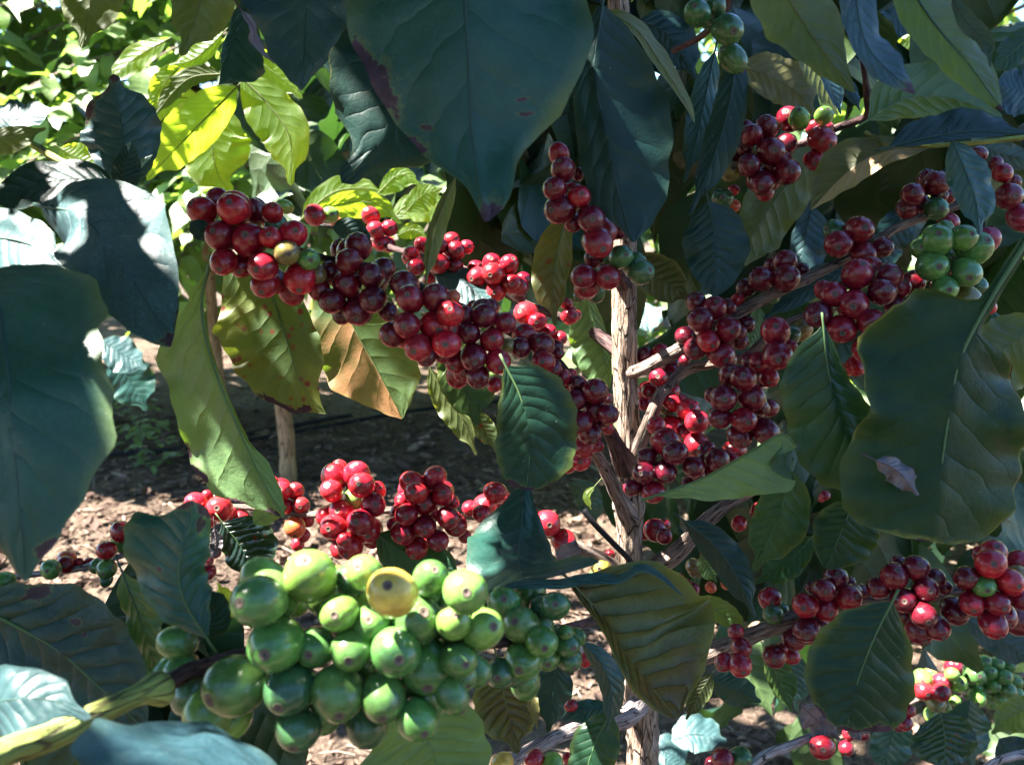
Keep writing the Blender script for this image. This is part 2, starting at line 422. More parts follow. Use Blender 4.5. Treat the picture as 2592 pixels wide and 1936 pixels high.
LEAF_N = [0]
LEAVES = []
def leaf(fr, pts, wA, wB, d, mat, label, sA=None, sB=None, prof=None, flip=False, wave=0.10, kw=2.5, blunt=0, petiole=0.006,
         name='coffee_leaf', cat='leaf', group='coffee leaves around the cherries', ns=44, rib=True, rr=1.0):
    """fr/pts: where the midrib runs in the photo (x, y, extra depth in mm), base first; wA, wB: half widths in the same pixels;
    d: distance; sA, sB: how much each half leans away (+) or towards the viewer (-) per unit of width"""
    LEAF_N[0] += 1
    rng = random.Random(LEAF_N[0] * 101 + 5)
    pix = FR[fr][2]
    if sA is None: sA = rng.uniform(-0.35, 0.35)
    if sB is None: sB = -sA * 0.6 + rng.uniform(0.0, 0.35)
    ctl = [P(fr, q[0], q[1], d + (q[2] * 0.001 if len(q) > 2 else 0.0)) for q in pts]
    M = catmull(ctl, ns)
    wa, wb, X1, X2 = [], [], [], []
    for i in range(ns):
        s = i / (ns - 1)
        qa, qb = project(M[max(0, i - 1)]), project(M[min(ns - 1, i + 1)])
        tx, ty = qb[0] - qa[0], qb[1] - qa[1]
        l = math.hypot(tx, ty) or 1e-6
        img = RIGHT * (ty / l) + UP * (tx / l)        # left hand of the direction of travel, as seen
        ray = (M[i] - CAM) / (M[i] - CAM).dot(FWD)
        sc = pix * (M[i] - CAM).dot(FWD) / F
        if prof:
            a, b = interp(prof, s)
        else:
            f = leaf_prof(s, blunt); a, b = wA * f, wB * f
        wa.append(max(1e-5, a * sc)); wb.append(max(1e-5, b * sc))
        X1.append(img + ray * sA); X2.append(-img + ray * sB)
    verts, uvs, faces = leaf_geometry(M, wa, wb, X1, X2, rng, ns=ns, wave=wave, kw=kw, quilt=0.026 if mat in ('rib', 'brown', 'dry', 'purple_flecks') else 0.018 if mat in ('yellowg', 'green', 'greenb', 'ragged_tip', 'scorched_foot') else 0.011)
    # make the upper side face the viewer unless flipped
    a, b, c, _ = faces[len(faces) // 2]
    nrm = (verts[b] - verts[a]).cross(verts[c] - verts[a])
    if (nrm.dot(CAM - verts[a]) < 0) != flip:
        faces = [f[::-1] for f in faces]
    org = M[0].copy()
    me = mesh_data(name, [v - org for v in verts], faces, uv=uvs)
    o = link(name, me, ML[mat], loc=org)
    tag(o, label, cat, group)
    if rib:
        Lm = sum((M[i + 1] - M[i]).length for i in range(ns - 1))
        r0 = min(0.0009, 0.006 * Lm + 0.0001) * rr
        back = (M[0] - M[1]).normalized()
        path = [M[0] + back * petiole, M[0] + back * petiole * 0.5] + M[:-1:2]
        rad = [r0 * 1.15, r0 * 1.1] + [r0 * (1 - 0.85 * (i / len(M))) for i in range(0, ns - 1, 2)]
        tv, tf = tube_geometry(path, rad, 6)
        link('midrib', mesh_data('midrib', [v - org for v in tv], tf), MRIB[RIBOF[mat]], parent=o)
    LEAVES.append((o, M[len(M) // 2]))
    return o
# ------------------------------------------------------------------ every leaf that stands out in the photo
# ---- top row
leaf('V', [(985, -420), (1005, 0), (1014, 180), (1022, 320), (1050, 478, -6)], 0, 0, 0.305, 'scorched_giant',
     'huge blurred leaf hanging at the top centre, purple scorch along one edge and tip', sA=0.15, sB=0.25, wave=0.05,
     prof=[(0, 20, 20), (.25, 230, 190), (.45, 275, 250), (.55, 268, 258), (.64, 255, 222), (.73, 208, 180), (.80, 146, 122), (.835, 112, 90), (.865, 94, 60), (.895, 80, 30), (.94, 66, 18), (.975, 42, 10), (1, 8, 4)])
leaf('V', [(1010, -120), (900, 130), (820, 300), (738, 396)], 175, 178, 0.37, 'navyb', 'dark leaf half hidden behind the huge scorched top leaf, its pale vein slanting', sA=0.2, sB=0.1)
leaf('V', [(668, -220), (664, -60), (658, 80), (652, 196)], 95, 165, 0.385, 'blue', 'bluish leaf at the top edge with a purple curled margin', sA=-0.2, sB=0.35,
     prof=[(0, 10, 10), (.25, 90, 150), (.5, 100, 158), (.68, 92, 105), (.82, 60, 75), (.94, 16, 34), (1, 2, 2)])
leaf('A', [(1560, 60), (1640, 180), (1660, 280), (1780, 420)], 30, 30, 0.378, 'dry', 'thin purple dried curl along the margin of the bluish top leaf', name='withered_leaf', wave=0.5, sA=0.9, sB=-0.9)
leaf('A', [(1640, -60), (1560, 160), (1480, 380), (1418, 550)], 190, 110, 0.40, 'teal', 'grey green folded leaf ending in a dark point above the backlit leaves', sA=-0.35, sB=0.2,
     prof=[(0, 30, 30), (.3, 110, 70), (.55, 190, 60), (.72, 260, 50), (.85, 200, 25), (.94, 70, 10), (1, 3, 2)])
leaf('A', [(1380, -420), (1330, -120), (1260, 150), (1170, 365)], 235, 200, 0.41, 'olive', 'olive underside of a leaf dropping in from the top, with a pale folded margin', flip=True, sA=0.5, sB=-0.1)
leaf('A', [(620, -420), (600, -120), (570, 120), (528, 320)], 215, 205, 0.43, 'olive', 'small olive leaf tip poking down from the top corner', flip=True, sA=0.2, sB=0.1)
# ---- backlit group upper left
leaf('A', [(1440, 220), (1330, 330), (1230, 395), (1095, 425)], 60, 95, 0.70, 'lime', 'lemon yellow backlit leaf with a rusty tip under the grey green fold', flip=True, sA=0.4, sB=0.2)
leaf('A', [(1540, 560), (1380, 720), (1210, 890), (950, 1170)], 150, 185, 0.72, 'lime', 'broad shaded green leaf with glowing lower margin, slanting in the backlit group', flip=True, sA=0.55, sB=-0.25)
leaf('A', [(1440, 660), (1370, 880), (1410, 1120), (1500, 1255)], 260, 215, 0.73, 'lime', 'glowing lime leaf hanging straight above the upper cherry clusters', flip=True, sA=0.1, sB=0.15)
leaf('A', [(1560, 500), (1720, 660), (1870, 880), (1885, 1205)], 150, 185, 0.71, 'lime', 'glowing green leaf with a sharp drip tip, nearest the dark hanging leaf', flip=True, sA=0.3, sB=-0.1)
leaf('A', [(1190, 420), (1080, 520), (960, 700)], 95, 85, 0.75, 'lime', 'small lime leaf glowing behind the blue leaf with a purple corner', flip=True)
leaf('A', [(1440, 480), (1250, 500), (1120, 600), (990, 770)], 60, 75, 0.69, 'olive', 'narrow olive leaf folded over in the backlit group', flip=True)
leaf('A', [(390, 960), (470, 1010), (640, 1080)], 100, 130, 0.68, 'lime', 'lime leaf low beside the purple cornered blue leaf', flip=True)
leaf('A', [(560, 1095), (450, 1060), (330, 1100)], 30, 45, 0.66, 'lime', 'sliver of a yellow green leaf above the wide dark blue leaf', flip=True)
# ---- left
leaf('A', [(770, 1180), (800, 920), (770, 700), (735, 480)], 275, 250, 0.50, 'purple_corner', 'upright blue leaf with purple scorched corners at the upper left', sA=0.3, sB=0.45, wave=0.12)
leaf('A', [(790, 1245), (800, 1120), (850, 920)], 80, 105, 0.465, 'navy', 'little dark oval leaf with a maroon tip standing before the blue leaf', sA=0.3, sB=0.3, blunt=1)
leaf('A', [(850, 1215), (910, 1110), (990, 1005)], 55, 45, 0.468, 'teal', 'smallest bluish leaf beside the little dark oval one', sA=0.4, sB=0.2, blunt=1)
leaf('A', [(770, 1215), (520, 1160), (220, 1200), (-160, 1330)], 150, 140, 0.43, 'navy', 'wide dark blue leaf lying across the left edge above the powdery leaf', sA=-0.7, sB=0.7)
leaf('A', [(-220, 900), (60, 880), (300, 830)], 60, 120, 0.455, 'olive', 'olive leaf underside entering at the left edge on a green twig', flip=True, sA=0.2)
leaf('A', [(-120, 730), (120, 770), (380, 700)], 115, 70, 0.52, 'pale', 'lilac grey leaf at the left edge under the sunlit bush', sA=0.9, sB=-0.6, wave=0.2)
leaf('A', [(270, 1335, 50), (520, 1400, 32), (760, 1680, 12), (970, 1990, 0), (1105, 2245, -6)], 0, 0, 0.325, 'powder_tip',
     'large powdery blue leaf with wavy upper edge and sun patches beside the cherries', sA=0.25, sB=-0.2, wave=0.14, kw=2.2,
     prof=[(0, 30, 20), (.08, 60, 120), (.2, 190, 220), (.34, 390, 290), (.48, 480, 300), (.62, 430, 280), (.76, 320, 250), (.88, 170, 200), (.96, 75, 110), (1, 6, 10)])
leaf('A', [(-330, 1560, 40), (-60, 1540, 30), (180, 1580, 15), (460, 1730, 0)], 200, 400, 0.36, 'pale', 'sun bleached white leaf at the left edge behind the powdery leaf', sA=0.9, sB=-1.0, wave=0.08)
leaf('D', [(-60, 95, 30), (0, 370, 10), (55, 800, -8), (125, 1600, -14), (168, 2120, -14)], 0, 0, 0.275, 'left_giant',
     'biggest blue green leaf filling the left edge, pointed tip hanging over the soil', sA=0.10, sB=0.1, wave=0.07, kw=1.6,
     prof=[(0, 150, 150), (.07, 420, 300), (.18, 660, 480), (.28, 680, 520), (.36, 610, 540), (.46, 650, 560), (.56, 690, 560), (.68, 660, 540), (.80, 440, 400), (.90, 250, 160), (.96, 90, 90), (1, 4, 4)])
leaf('D', [(1345, 120), (1305, 310), (1340, 580), (1480, 980), (1680, 1420), (1835, 1700)], 0, 0, 0.405, 'dark_rim',
     'long wavy pale green leaf underside hanging over the trunk behind', flip=True, sA=0.9, sB=0.35, wave=0.14, kw=3.0,
     prof=[(0, 10, 25), (.12, 18, 90), (.28, 22, 360), (.4, 22, 330), (.55, 28, 350), (.68, 32, 390), (.8, 95, 330), (.9, 80, 150), (.96, 50, 60), (1, 8, 8)])
leaf('D', [(1620, 20), (1770, 290), (1870, 600), (1960, 850), (2110, 1030)], 0, 0, 0.455, 'rust_margin',
     'yellow green leaf with rust spots and a red brown lower margin', flip=True, sA=0.3, sB=0.05, wave=0.10,
     prof=[(0, 60, 200), (.15, 150, 330), (.35, 190, 430), (.55, 210, 400), (.72, 190, 300), (.86, 80, 170), (.95, 18, 50), (1, 3, 3)])
leaf('E', [(-80, 60), (60, 430), (240, 760), (395, 1060)], 0, 0, 0.47, 'half',
     'leaf half browned to orange and half green below the dark cherry clusters', flip=True, sA=0.25, sB=0.2, wave=0.10,
     prof=[(0, 60, 60), (.2, 220, 210), (.45, 330, 330), (.65, 310, 320), (.82, 240, 190), (.93, 110, 90), (1, 10, 8)])
leaf('E', [(690, 560), (760, 780), (830, 960), (880, 1110)], 235, 140, 0.49, 'yellowg', 'yellow tipped green leaf glowing between the browned leaf and dark oval leaf', flip=True, sA=0.4, sB=0.1, wave=0.14)
leaf('E', [(570, 730), (660, 880), (790, 1080), (880, 1300)], 55, 110, 0.50, 'olive', 'slim olive leaf with a curled brown tip beside the yellow tipped leaf', flip=True, sA=0.5, sB=0.1, wave=0.2)
leaf('E', [(780, 1040), (890, 1110), (1000, 1260)], 90, 60, 0.52, 'spot', 'yellowish leaf scrap showing behind the dark oval leaf', flip=True)
leaf('E', [(1070, 730), (1165, 930), (1222, 1200), (1200, 1520)], 0, 0, 0.385, 'ragged_tip',
     'dark glossy oval leaf with ragged yellowed tip hanging in the middle', sA=0.22, sB=0.35, wave=0.06, rr=1.2,
     prof=[(0, 30, 20), (.08, 170, 70), (.25, 300, 150), (.45, 325, 210), (.62, 315, 228), (.78, 275, 220), (.9, 200, 175), (.97, 110, 110), (1, 40, 60)])
# ---- top middle to right
leaf('B', [(1690, 40), (1640, 480), (1720, 860), (1790, 1230), (1890, 1570)], 0, 0, 0.405, 'navy',
     'tall near black leaf with two sun slivers beside the upper trunk', sA=0.3, sB=0.25, wave=0.05,
     prof=[(0, 30, 30), (.08, 200, 80), (.22, 380, 95), (.4, 440, 170), (.58, 420, 215), (.74, 370, 190), (.86, 300, 130), (.95, 160, 40), (1, 20, 6)])
leaf('B', [(1620, 180), (1760, 110), (1920, 200), (2060, 400), (2230, 660), (2290, 800)], 70, 40, 0.415, 'olive', 'narrow olive leaf seen almost edge on arching over the near black leaf', flip=True, sA=1.4, sB=-1.0, blunt=1)
leaf('B', [(1930, 130), (2120, 230), (2300, 520)], 150, 110, 0.56, 'navy', 'dark leaf deep in shade near the green cherries at the top')
leaf('C', [(350, 300), (310, 640), (210, 1000), (40, 1400)], 125, 105, 0.455, 'navy', 'long twisted navy leaf hanging left of the dark upper cherries', sA=0.1, sB=0.5, wave=0.18, kw=1.6)
leaf('C', [(210, 330), (150, 620), (90, 900), (10, 1190)], 85, 100, 0.49, 'teal', 'sage green curled leaf behind the long twisted navy leaf', sA=0.3, wave=0.2)
leaf('C', [(480, -330), (690, 0), (900, 320), (1115, 600)], 0, 0, 0.335, 'olive',
     'broad olive leaf underside sweeping down from the top edge', flip=True, sA=0.35, sB=0.15, wave=0.07,
     prof=[(0, 30, 30), (.25, 230, 230), (.45, 255, 250), (.62, 215, 190), (.76, 135, 130), (.88, 62, 70), (.96, 26, 28), (1, 3, 3)])
leaf('C', [(1110, -250), (1130, 40), (1215, 330), (1505, 610)], 0, 0, 0.318, 'dipped_tip',
     'light blue leaf with a purple dipped tip near the top edge', sA=0.5, sB=-0.1, wave=0.12,
     prof=[(0, 40, 40), (.25, 120, 110), (.45, 115, 105), (.6, 130, 95), (.75, 125, 95), (.88, 70, 62), (.96, 28, 26), (1, 3, 3)])
leaf('C', [(1400, -200), (1620, 140), (1870, 440), (2075, 720)], 0, 0, 0.345, 'black_point',
     'wide dark green leaf crossing the upper corner with a black point', sA=0.5, sB=0.1, wave=0.09,
     prof=[(0, 60, 60), (.2, 210, 170), (.45, 215, 170), (.65, 175, 150), (.8, 110, 110), (.92, 50, 50), (1, 4, 4)])
leaf('C', [(1740, -20), (1850, 160), (1960, 270), (1995, 440)], 75, 60, 0.340, 'blue', 'blue folded margin strip riding on the wide dark green corner leaf', sA=-0.8, sB=0.7)
leaf('C', [(1200, 780), (1450, 640), (1760, 640), (2075, 775)], 235, 140, 0.43, 'green', 'saturated green leaf stretched sideways under the purple dipped tip', flip=True, sA=0.3, sB=0.3, wave=0.08)
leaf('C', [(1330, 955), (1600, 890), (1900, 850), (2260, 870)], 150, 50, 0.405, 'navy', 'flat dark leaf pointing to the right edge below the saturated green leaf', sA=0.6, sB=-0.6)
leaf('C', [(1610, 940), (1300, 985), (1060, 1120), (830, 1360)], 0, 0, 0.435, 'halfb', 'dark olive leaf with a tan lower margin below the lone bright red cherry', flip=True, sA=-0.5, sB=0.3,
     prof=[(0, 20, 20), (.2, 70, 70), (.45, 100, 150), (.65, 100, 190), (.82, 62, 150), (.94, 22, 50), (1, 3, 3)])
leaf('C', [(365, 420), (560, 500), (740, 600), (860, 760)], 170, 140, 0.57, 'khaki', 'khaki leaf with strong veins lit from behind over the upper cherries', flip=True)
leaf('C', [(745, 260), (870, 470), (1005, 750)], 70, 85, 0.425, 'olive', 'folded olive leaf hanging just above the lime cherry', flip=True, sA=0.7)
leaf('C', [(870, 380), (950, 540), (1025, 745)], 75, 40, 0.418, 'blue', 'narrow blue leaf face turned up beside the folded olive leaf', sA=0.2, sB=-0.5)
leaf('C', [(1030, 470), (1080, 580), (1150, 720)], 50, 40, 0.45, 'blue', 'pale blue leaflet at the node under the light blue leaf')
leaf('C', [(1470, 40), (1360, 130), (1210, 210)], 130, 85, 0.62, 'pale', 'pale ribbed leaf catching light behind the light blue leaf')
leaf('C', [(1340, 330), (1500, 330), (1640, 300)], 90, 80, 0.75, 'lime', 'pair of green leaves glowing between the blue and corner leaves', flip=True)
leaf('C', [(2320, 180), (2150, 330), (1985, 480)], 100, 100, 0.44, 'green', 'green leaf tip reaching in from the right edge near the top')
leaf('C', [(2320, 620), (2150, 580), (1990, 540)], 170, 150, 0.52, 'blue', 'bluish leaf at the right edge beneath the black point')
leaf('C', [(1745, 910), (1820, 1080), (1900, 1310), (1925, 1530)], 150, 135, 0.405, 'teal', 'blue green leaf hanging before the dark cherries at the right', sA=0.35, sB=0.15, wave=0.10)
leaf('C', [(1870, 930), (2080, 1000), (2320, 1060)], 90, 100, 0.47, 'pale', 'grey blue leaf with a sun fleck at the right edge')
leaf('C', [(900, 980), (660, 1220), (440, 1540), (390, 1720)], 0, 0, 0.56, 'olive', 'mid green leaf slanting below the highest dark cherry cluster', flip=True, sA=0.2, sB=0.1,
     prof=[(0, 80, 80), (.25, 170, 170), (.5, 190, 190), (.75, 190, 140), (.9, 130, 70), (1, 20, 20)])
leaf('C', [(165, 1300), (200, 1480), (212, 1700), (205, 1925)], 225, 210, 0.455, 'navy', 'broad rounded navy leaf right of the trunk top', sA=0.25, sB=0.2, blunt=1, wave=0.06)
leaf('C', [(840, 1330), (790, 1560), (740, 1840)], 170, 90, 0.62, 'pale', 'grey green veined leaf seen between the two middle clusters')
leaf('F', [(1120, 60), (820, 220), (520, 420)], 70, 110, 0.50, 'blue', 'dark blue leaf running along the branch behind the right cherries', sA=-0.2, sB=0.5)
leaf('C', [(1480, 1330), (1330, 1560), (1260, 1790)], 130, 110, 0.56, 'navy', 'dark leaf behind the stem near the pale green cherries')
# ---- right
leaf('F', [(2330, 430), (2060, 620), (1820, 780)], 300, 200, 0.50, 'olive', 'olive leaf with bright flecks behind the torn leaf at the right edge', flip=True)
leaf('F', [(2330, 700), (2120, 560), (1990, 330)], 110, 90, 0.51, 'green', 'green leaf standing behind the torn rib at the right edge')
leaf('F', [(912, 465), (945, 760), (1060, 1150), (1290, 1480)], 0, 0, 0.405, 'green',
     'large dark leaf with glossy side ribs left of the torn leaf', sA=0.1, sB=0.3, wave=0.12, rr=0.9,
     prof=[(0, 15, 20), (.12, 60, 200), (.28, 110, 330), (.45, 170, 350), (.62, 230, 360), (.78, 270, 330), (.9, 200, 250), (1, 40, 60)])
leaf('F', [(2230, -90), (2030, 230), (1860, 530), (1770, 760), (1700, 1200), (1610, 1860)], 0, 0, 0.37, 'yellowg',
     'largest dark green leaf at the right with a torn edge and bare midrib', sA=0.3, sB=0.1, wave=0.13, kw=3.4, rr=1.3,
     prof=[(0, 40, 42), (.17, 50, 46), (.245, 52, 70), (.275, 44, 330), (.285, 40, 480), (.33, 60, 470), (.345, 230, 480), (.36, 330, 560), (.45, 420, 620), (.58, 500, 570), (.72, 540, 580), (.85, 510, 640), (.93, 440, 640), (.975, 330, 500), (1, 120, 160)])
leaf('F', [(-180, 1560), (130, 1450), (440, 1280), (640, 1170), (740, 1240)], 0, 0, 0.392, 'under',
     'pale green leaf underside jutting sideways right of the trunk', flip=True, sA=0.3, sB=-0.15, wave=0.06, kw=3,
     prof=[(0, 3, 4), (.15, 8, 70), (.35, 10, 170), (.55, 12, 260), (.72, 14, 330), (.85, 14, 310), (.94, 12, 200), (1, 5, 30)])
leaf('F', [(1250, 1330), (1390, 1400), (1530, 1560)], 75, 85, 0.362, 'dry', 'curled grey withered scrap stuck on the torn dark leaf', name='withered_leaf', wave=0.7, sA=0.9, sB=0.7)
leaf('I', [(10, 70), (200, 220), (350, 430), (470, 700)], 120, 110, 0.45, 'navy', 'dark blue drooping leaf right of the lower trunk', sA=0.2, sB=0.5, wave=0.12)
leaf('I', [(700, -260), (640, 0), (560, 190), (460, 395)], 200, 170, 0.475, 'yellowg', 'yellow margined leaf hanging under the large ribbed dark leaf', flip=True, sA=0.1, sB=0.3)
leaf('I', [(840, 170), (690, 330), (470, 480)], 110, 115, 0.51, 'green', 'shaded green leaf tucked under the yellow margined leaf')
leaf('I', [(1110, -60), (1020, 160), (930, 385)], 250, 190, 0.465, 'yellowg', 'rounded green leaf with browned margin above the lower right branch', blunt=1, sA=0.2, sB=0.3)
leaf('I', [(1355, 600), (1245, 820), (1135, 1110), (1060, 1430)], 0, 0, 0.385, 'scorched_foot',
     'big oval dark leaf hanging from the lower right branch', sA=0.2, sB=0.25, wave=0.05, rr=1.2,
     prof=[(0, 20, 20), (.08, 110, 130), (.25, 260, 290), (.45, 345, 375), (.65, 385, 360), (.82, 370, 280), (.93, 290, 170), (1, 60, 50)])
leaf('I', [(1840, 710), (2050, 830), (2300, 1010)], 120, 115, 0.60, 'blue', 'bluish ribbed leaf under the outermost red cluster')
leaf('I', [(1395, 1330), (1350, 1480), (1290, 1720)], 150, 130, 0.80, 'teal', 'drooping blue leaf at the bottom edge left of the two veined ones')
leaf('I', [(1670, 1310), (1700, 1480), (1690, 1720)], 200, 230, 0.82, 'rib', 'dark rusty leaf with clear midrib at the bottom edge')
leaf('I', [(1860, 1230), (1840, 1430), (1880, 1660)], 160, 150, 0.85, 'teal', 'dark veined leaf below the far green cherry bunch')
leaf('I', [(2320, 1250), (2140, 1330), (2000, 1450)], 130, 110, 0.80, 'olive', 'olive leaf at the right edge beside the far green bunch', flip=True)
leaf('I', [(2050, 1480), (2130, 1570), (2280, 1700)], 130, 120, 0.78, 'navy', 'dark leaf in the bottom right corner')
leaf('I', [(180, 1090), (320, 1160), (510, 1245)], 110, 100, 0.56, 'teal', 'teal leaf with a sunlit corner above the shaded soil')
leaf('I', [(540, 920), (630, 1120), (700, 1310)], 110, 70, 0.52, 'yellowg', 'yellow edged leaf left of the big oval leaf', flip=True)
leaf('I', [(660, 900), (720, 1080), (740, 1310)], 100, 70, 0.55, 'teal', 'teal leaf edge directly behind the big oval leaf')
leaf('I', [(770, 1270), (880, 1370), (1020, 1490)], 85, 100, 0.50, 'dry', 'withered lilac leaf hanging below the big oval leaf', name='withered_leaf', wave=0.6)
leaf('I', [(1040, 1330), (1130, 1420), (1220, 1440)], 60, 60, 0.52, 'dry', 'crumpled dead leaf above the dark low cherries', name='withered_leaf', wave=0.7)
leaf('I', [(100, 560), (200, 640), (430, 800)], 90, 60, 0.50, 'under', 'light green leaf behind the drooping blue leaf')
leaf('I', [(120, 290), (160, 380), (220, 470)], 60, 60, 0.53, 'under', 'small pale leaf deep beside the low right branch stub')
leaf('I', [(190, 1060), (100, 1210), (20, 1360)], 70, 60, 0.43, 'brown', 'yellow brown leaf scrap near the lower trunk', flip=True)
# ---- middle bottom
leaf('H', [(1190, -200, 30), (1165, 120, 12), (1150, 330, -10), (1190, 480, -40)], 0, 0, 0.40, 'teal',
     'teal leaf folded over above the green cherries, its face turned up', sA=0.15, sB=0.2, wave=0.06,
     prof=[(0, 10, 15), (.12, 60, 90), (.35, 165, 310), (.55, 220, 340), (.75, 300, 350), (.9, 420, 300), (1, 520, 230)])
leaf('H', [(930, 530), (1180, 480), (1420, 470), (1620, 440), (1800, 440), (1930, 370), (2060, 420), (2230, 570)], 30, 42, 0.355, 'teal',
     'long rolled leaf margin curling over the blotched brown leaf', sA=0.9, sB=-0.6, wave=0.25, kw=3, blunt=1)
leaf('H', [(1490, 470), (1720, 720), (1880, 980), (2170, 1350)], 0, 0, 0.365, 'brown',
     'large blotched olive brown leaf underside hanging before the lower trunk', flip=True, sA=0.25, sB=0.5, wave=0.11, kw=2,
     prof=[(0, 40, 20), (.1, 270, 40), (.25, 530, 60), (.42, 640, 70), (.6, 650, 95), (.75, 560, 110), (.88, 340, 80), (.96, 120, 40), (1, 15, 10)])
leaf('H', [(1555, 850), (1690, 1010), (1750, 1200), (1720, 1440)], 95, 70, 0.41, 'teal', 'narrow blue green leaf folded beside the lower trunk', sA=0.6, sB=0.6)
leaf('H', [(1010, 980), (1060, 1230), (1140, 1580)], 200, 210, 0.43, 'brown', 'brown edged leaf underside below the green cherries', flip=True, sA=0.2, wave=0.12)
leaf('H', [(1170, 1080), (1240, 1250), (1270, 1420)], 40, 40, 0.42, 'khaki', 'yellowed rolled leaf edge with an orange curl at the bottom', flip=True, wave=0.4)
leaf('H', [(440, 1230), (560, 1490), (700, 1900)], 0, 0, 0.335, 'under', 'broad green leaf underside at the bottom below the green cherries', flip=True, sA=0.15, sB=0.2, wave=0.06,
     prof=[(0, 100, 100), (.2, 300, 320), (.4, 380, 480), (.7, 360, 520), (1, 200, 300)])
leaf('H', [(1390, 930), (1370, 1200), (1340, 1440)], 125, 130, 0.50, 'navy', 'navy leaf in shadow between the green cherries and trunk')
leaf('H', [(1750, 1310), (1640, 1520), (1540, 1860)], 170, 150, 0.42, 'green', 'dark leaf with a white sun patch at the bottom beside the trunk', sA=-0.3, sB=0.4)
leaf('H', [(220, 160), (520, 340), (830, 480)], 170, 190, 0.50, 'green', 'green leaf lying under the low bright red clusters')
leaf('H', [(1760, 1290), (1560, 1300), (1440, 1360)], 90, 70, 0.46, 'teal', 'small teal leaf at the fork of the pale low branch')
leaf('E', [(1480, 1480), (1590, 1560), (1650, 1760)], 90, 80, 0.56, 'teal', 'shaded leaf left of the trunk near the thin black tube')
leaf('E', [(1640, 1500), (1590, 1560), (1620, 1650)], 22, 25, 0.53, 'lime', 'tiny curled yellow green leaf by the trunk', flip=True)
leaf('H', [(1400, 330), (1470, 280), (1570, 330)], 75, 90, 0.50, 'dry', 'grey withered leaf under the two low red cherries', name='withered_leaf', wave=0.5)
# ---- left bottom
leaf('G', [(-150, 620), (330, 880), (620, 1125), (960, 1440)], 0, 0, 0.335, 'purple_flecks',
     'dark strongly ribbed leaf with shiny bulges and purple marks at the left', sA=0.1, sB=-0.1, wave=0.05, rr=1.2,
     prof=[(0, 120, 120), (.15, 280, 260), (.35, 420, 330), (.55, 430, 330), (.75, 330, 260), (.9, 140, 120), (1, 10, 10)])
leaf('G', [(1335, 820), (1190, 580), (1160, 350), (1240, 80), (1230, -60)], 0, 0, 0.292, 'curled_scorch',
     'curled blue green leaf standing at the left of the green cherries', sA=0.25, sB=0.35, wave=0.14,
     prof=[(0, 20, 25), (.12, 100, 110), (.28, 190, 200), (.45, 290, 190), (.55, 350, 160), (.68, 400, 190), (.8, 390, 140), (.92, 200, 110), (1, 20, 20)])
leaf('G', [(1310, 830), (1390, 690), (1340, 480)], 90, 110, 0.305, 'navyb', 'short dark leaf at the node of the green cherries')
leaf('G', [(790, 400), (900, 680), (990, 960), (1040, 1180)], 120, 110, 0.345, 'greenb', 'wavy edged green leaf behind the curled blue green one', flip=True, wave=0.3, kw=3)
leaf('G', [(-260, 1300, 10), (60, 1230), (330, 1230), (590, 1350)], 225, 260, 0.245, 'pale', 'blurred mint leaf in full sun at the bottom left', sA=0.6, sB=-0.5, wave=0.05)
leaf('G', [(1345, 1368, 20), (1285, 1560, 5), (1200, 1800, -10), (1120, 2100, -25)], 0, 0, 0.225, 'blue',
     'blurred blue leaf with a lit fold along the bottom edge', rib=False, sA=0.25, sB=-0.3, wave=0.05,
     prof=[(0, 20, 10), (.06, 150, 90), (.15, 360, 240), (.26, 560, 430), (.38, 760, 640), (.6, 900, 760), (.85, 700, 600), (1, 300, 300)])
leaf('G', [(1440, 80), (1560, 240), (1690, 470)], 235, 130, 0.50, 'rib', 'ribbed leaf half in sun behind the topmost green cherries', sA=-0.5, sB=0.3)
leaf('G', [(1390, 120), (1400, 230), (1360, 330)], 45, 40, 0.49, 'dry', 'brown dry leaf curl beside the half sunlit ribbed leaf', name='withered_leaf', wave=0.6)
leaf('G', [(1560, 690), (1480, 600), (1410, 470)], 70, 60, 0.34, 'lime', 'green leaf curl with a glowing edge left of the topmost green cherries', flip=True, wave=0.4)
leaf('G', [(1640, 90), (1740, 30), (1860, -20)], 90, 60, 0.47, 'under', 'pale leaf tip among the low red cherries at the left', flip=True)
# ---- middle
leaf('E', [(600, 130, 10), (790, 190), (1015, 345, -8)], 100, 130, 0.53, 'pale', 'half sunlit leaf lying between the middle clusters', sA=0.7, sB=-0.5, wave=0.05)
leaf('B', [(1460, 1380), (1400, 1640), (1370, 1860), (1390, 2115)], 100, 150, 0.46, 'spot', 'mottled olive leaf with brown margin left of the trunk', flip=True, sA=0.4, sB=0.1, wave=0.16)
leaf('E', [(1570, 200), (1620, 380), (1690, 620), (1740, 860)], 0, 0, 0.54, 'under', 'pale rusty leaf underside hanging against the trunk', flip=True, sA=0.4, sB=0.15,
     prof=[(0, 20, 30), (.2, 50, 130), (.45, 60, 190), (.7, 50, 200), (.88, 30, 130), (1, 5, 10)])
leaf('B', [(740, 1150), (660, 1340), (590, 1560), (540, 1860)], 70, 45, 0.39, 'olive', 'thin folded leaf hanging upright before the middle clusters', flip=True, sA=1.2, sB=0.9, wave=0.2)
leaf('E', [(1880, 20), (2080, 170), (2270, 300)], 150, 130, 0.56, 'brown', 'dull brownish leaf right of the trunk top', flip=True)
leaf('B', [(-60, 1470), (60, 1490), (200, 1620)], 80, 90, 0.50, 'navy', 'small dark leaf between the two upper left clusters')
leaf('A', [(1230, 1440), (1290, 1490), (1370, 1560)], 70, 60, 0.40, 'navy', 'dark leaflet wedged between the powdery leaf and the cherries', blunt=1)
leaf('B', [(-180, 1370), (60, 1310), (250, 1330), (390, 1450)], 75, 110, 0.78, 'lime', 'glowing yellow leaf low at the left of the lit red cherries', flip=True, sA=-0.3)
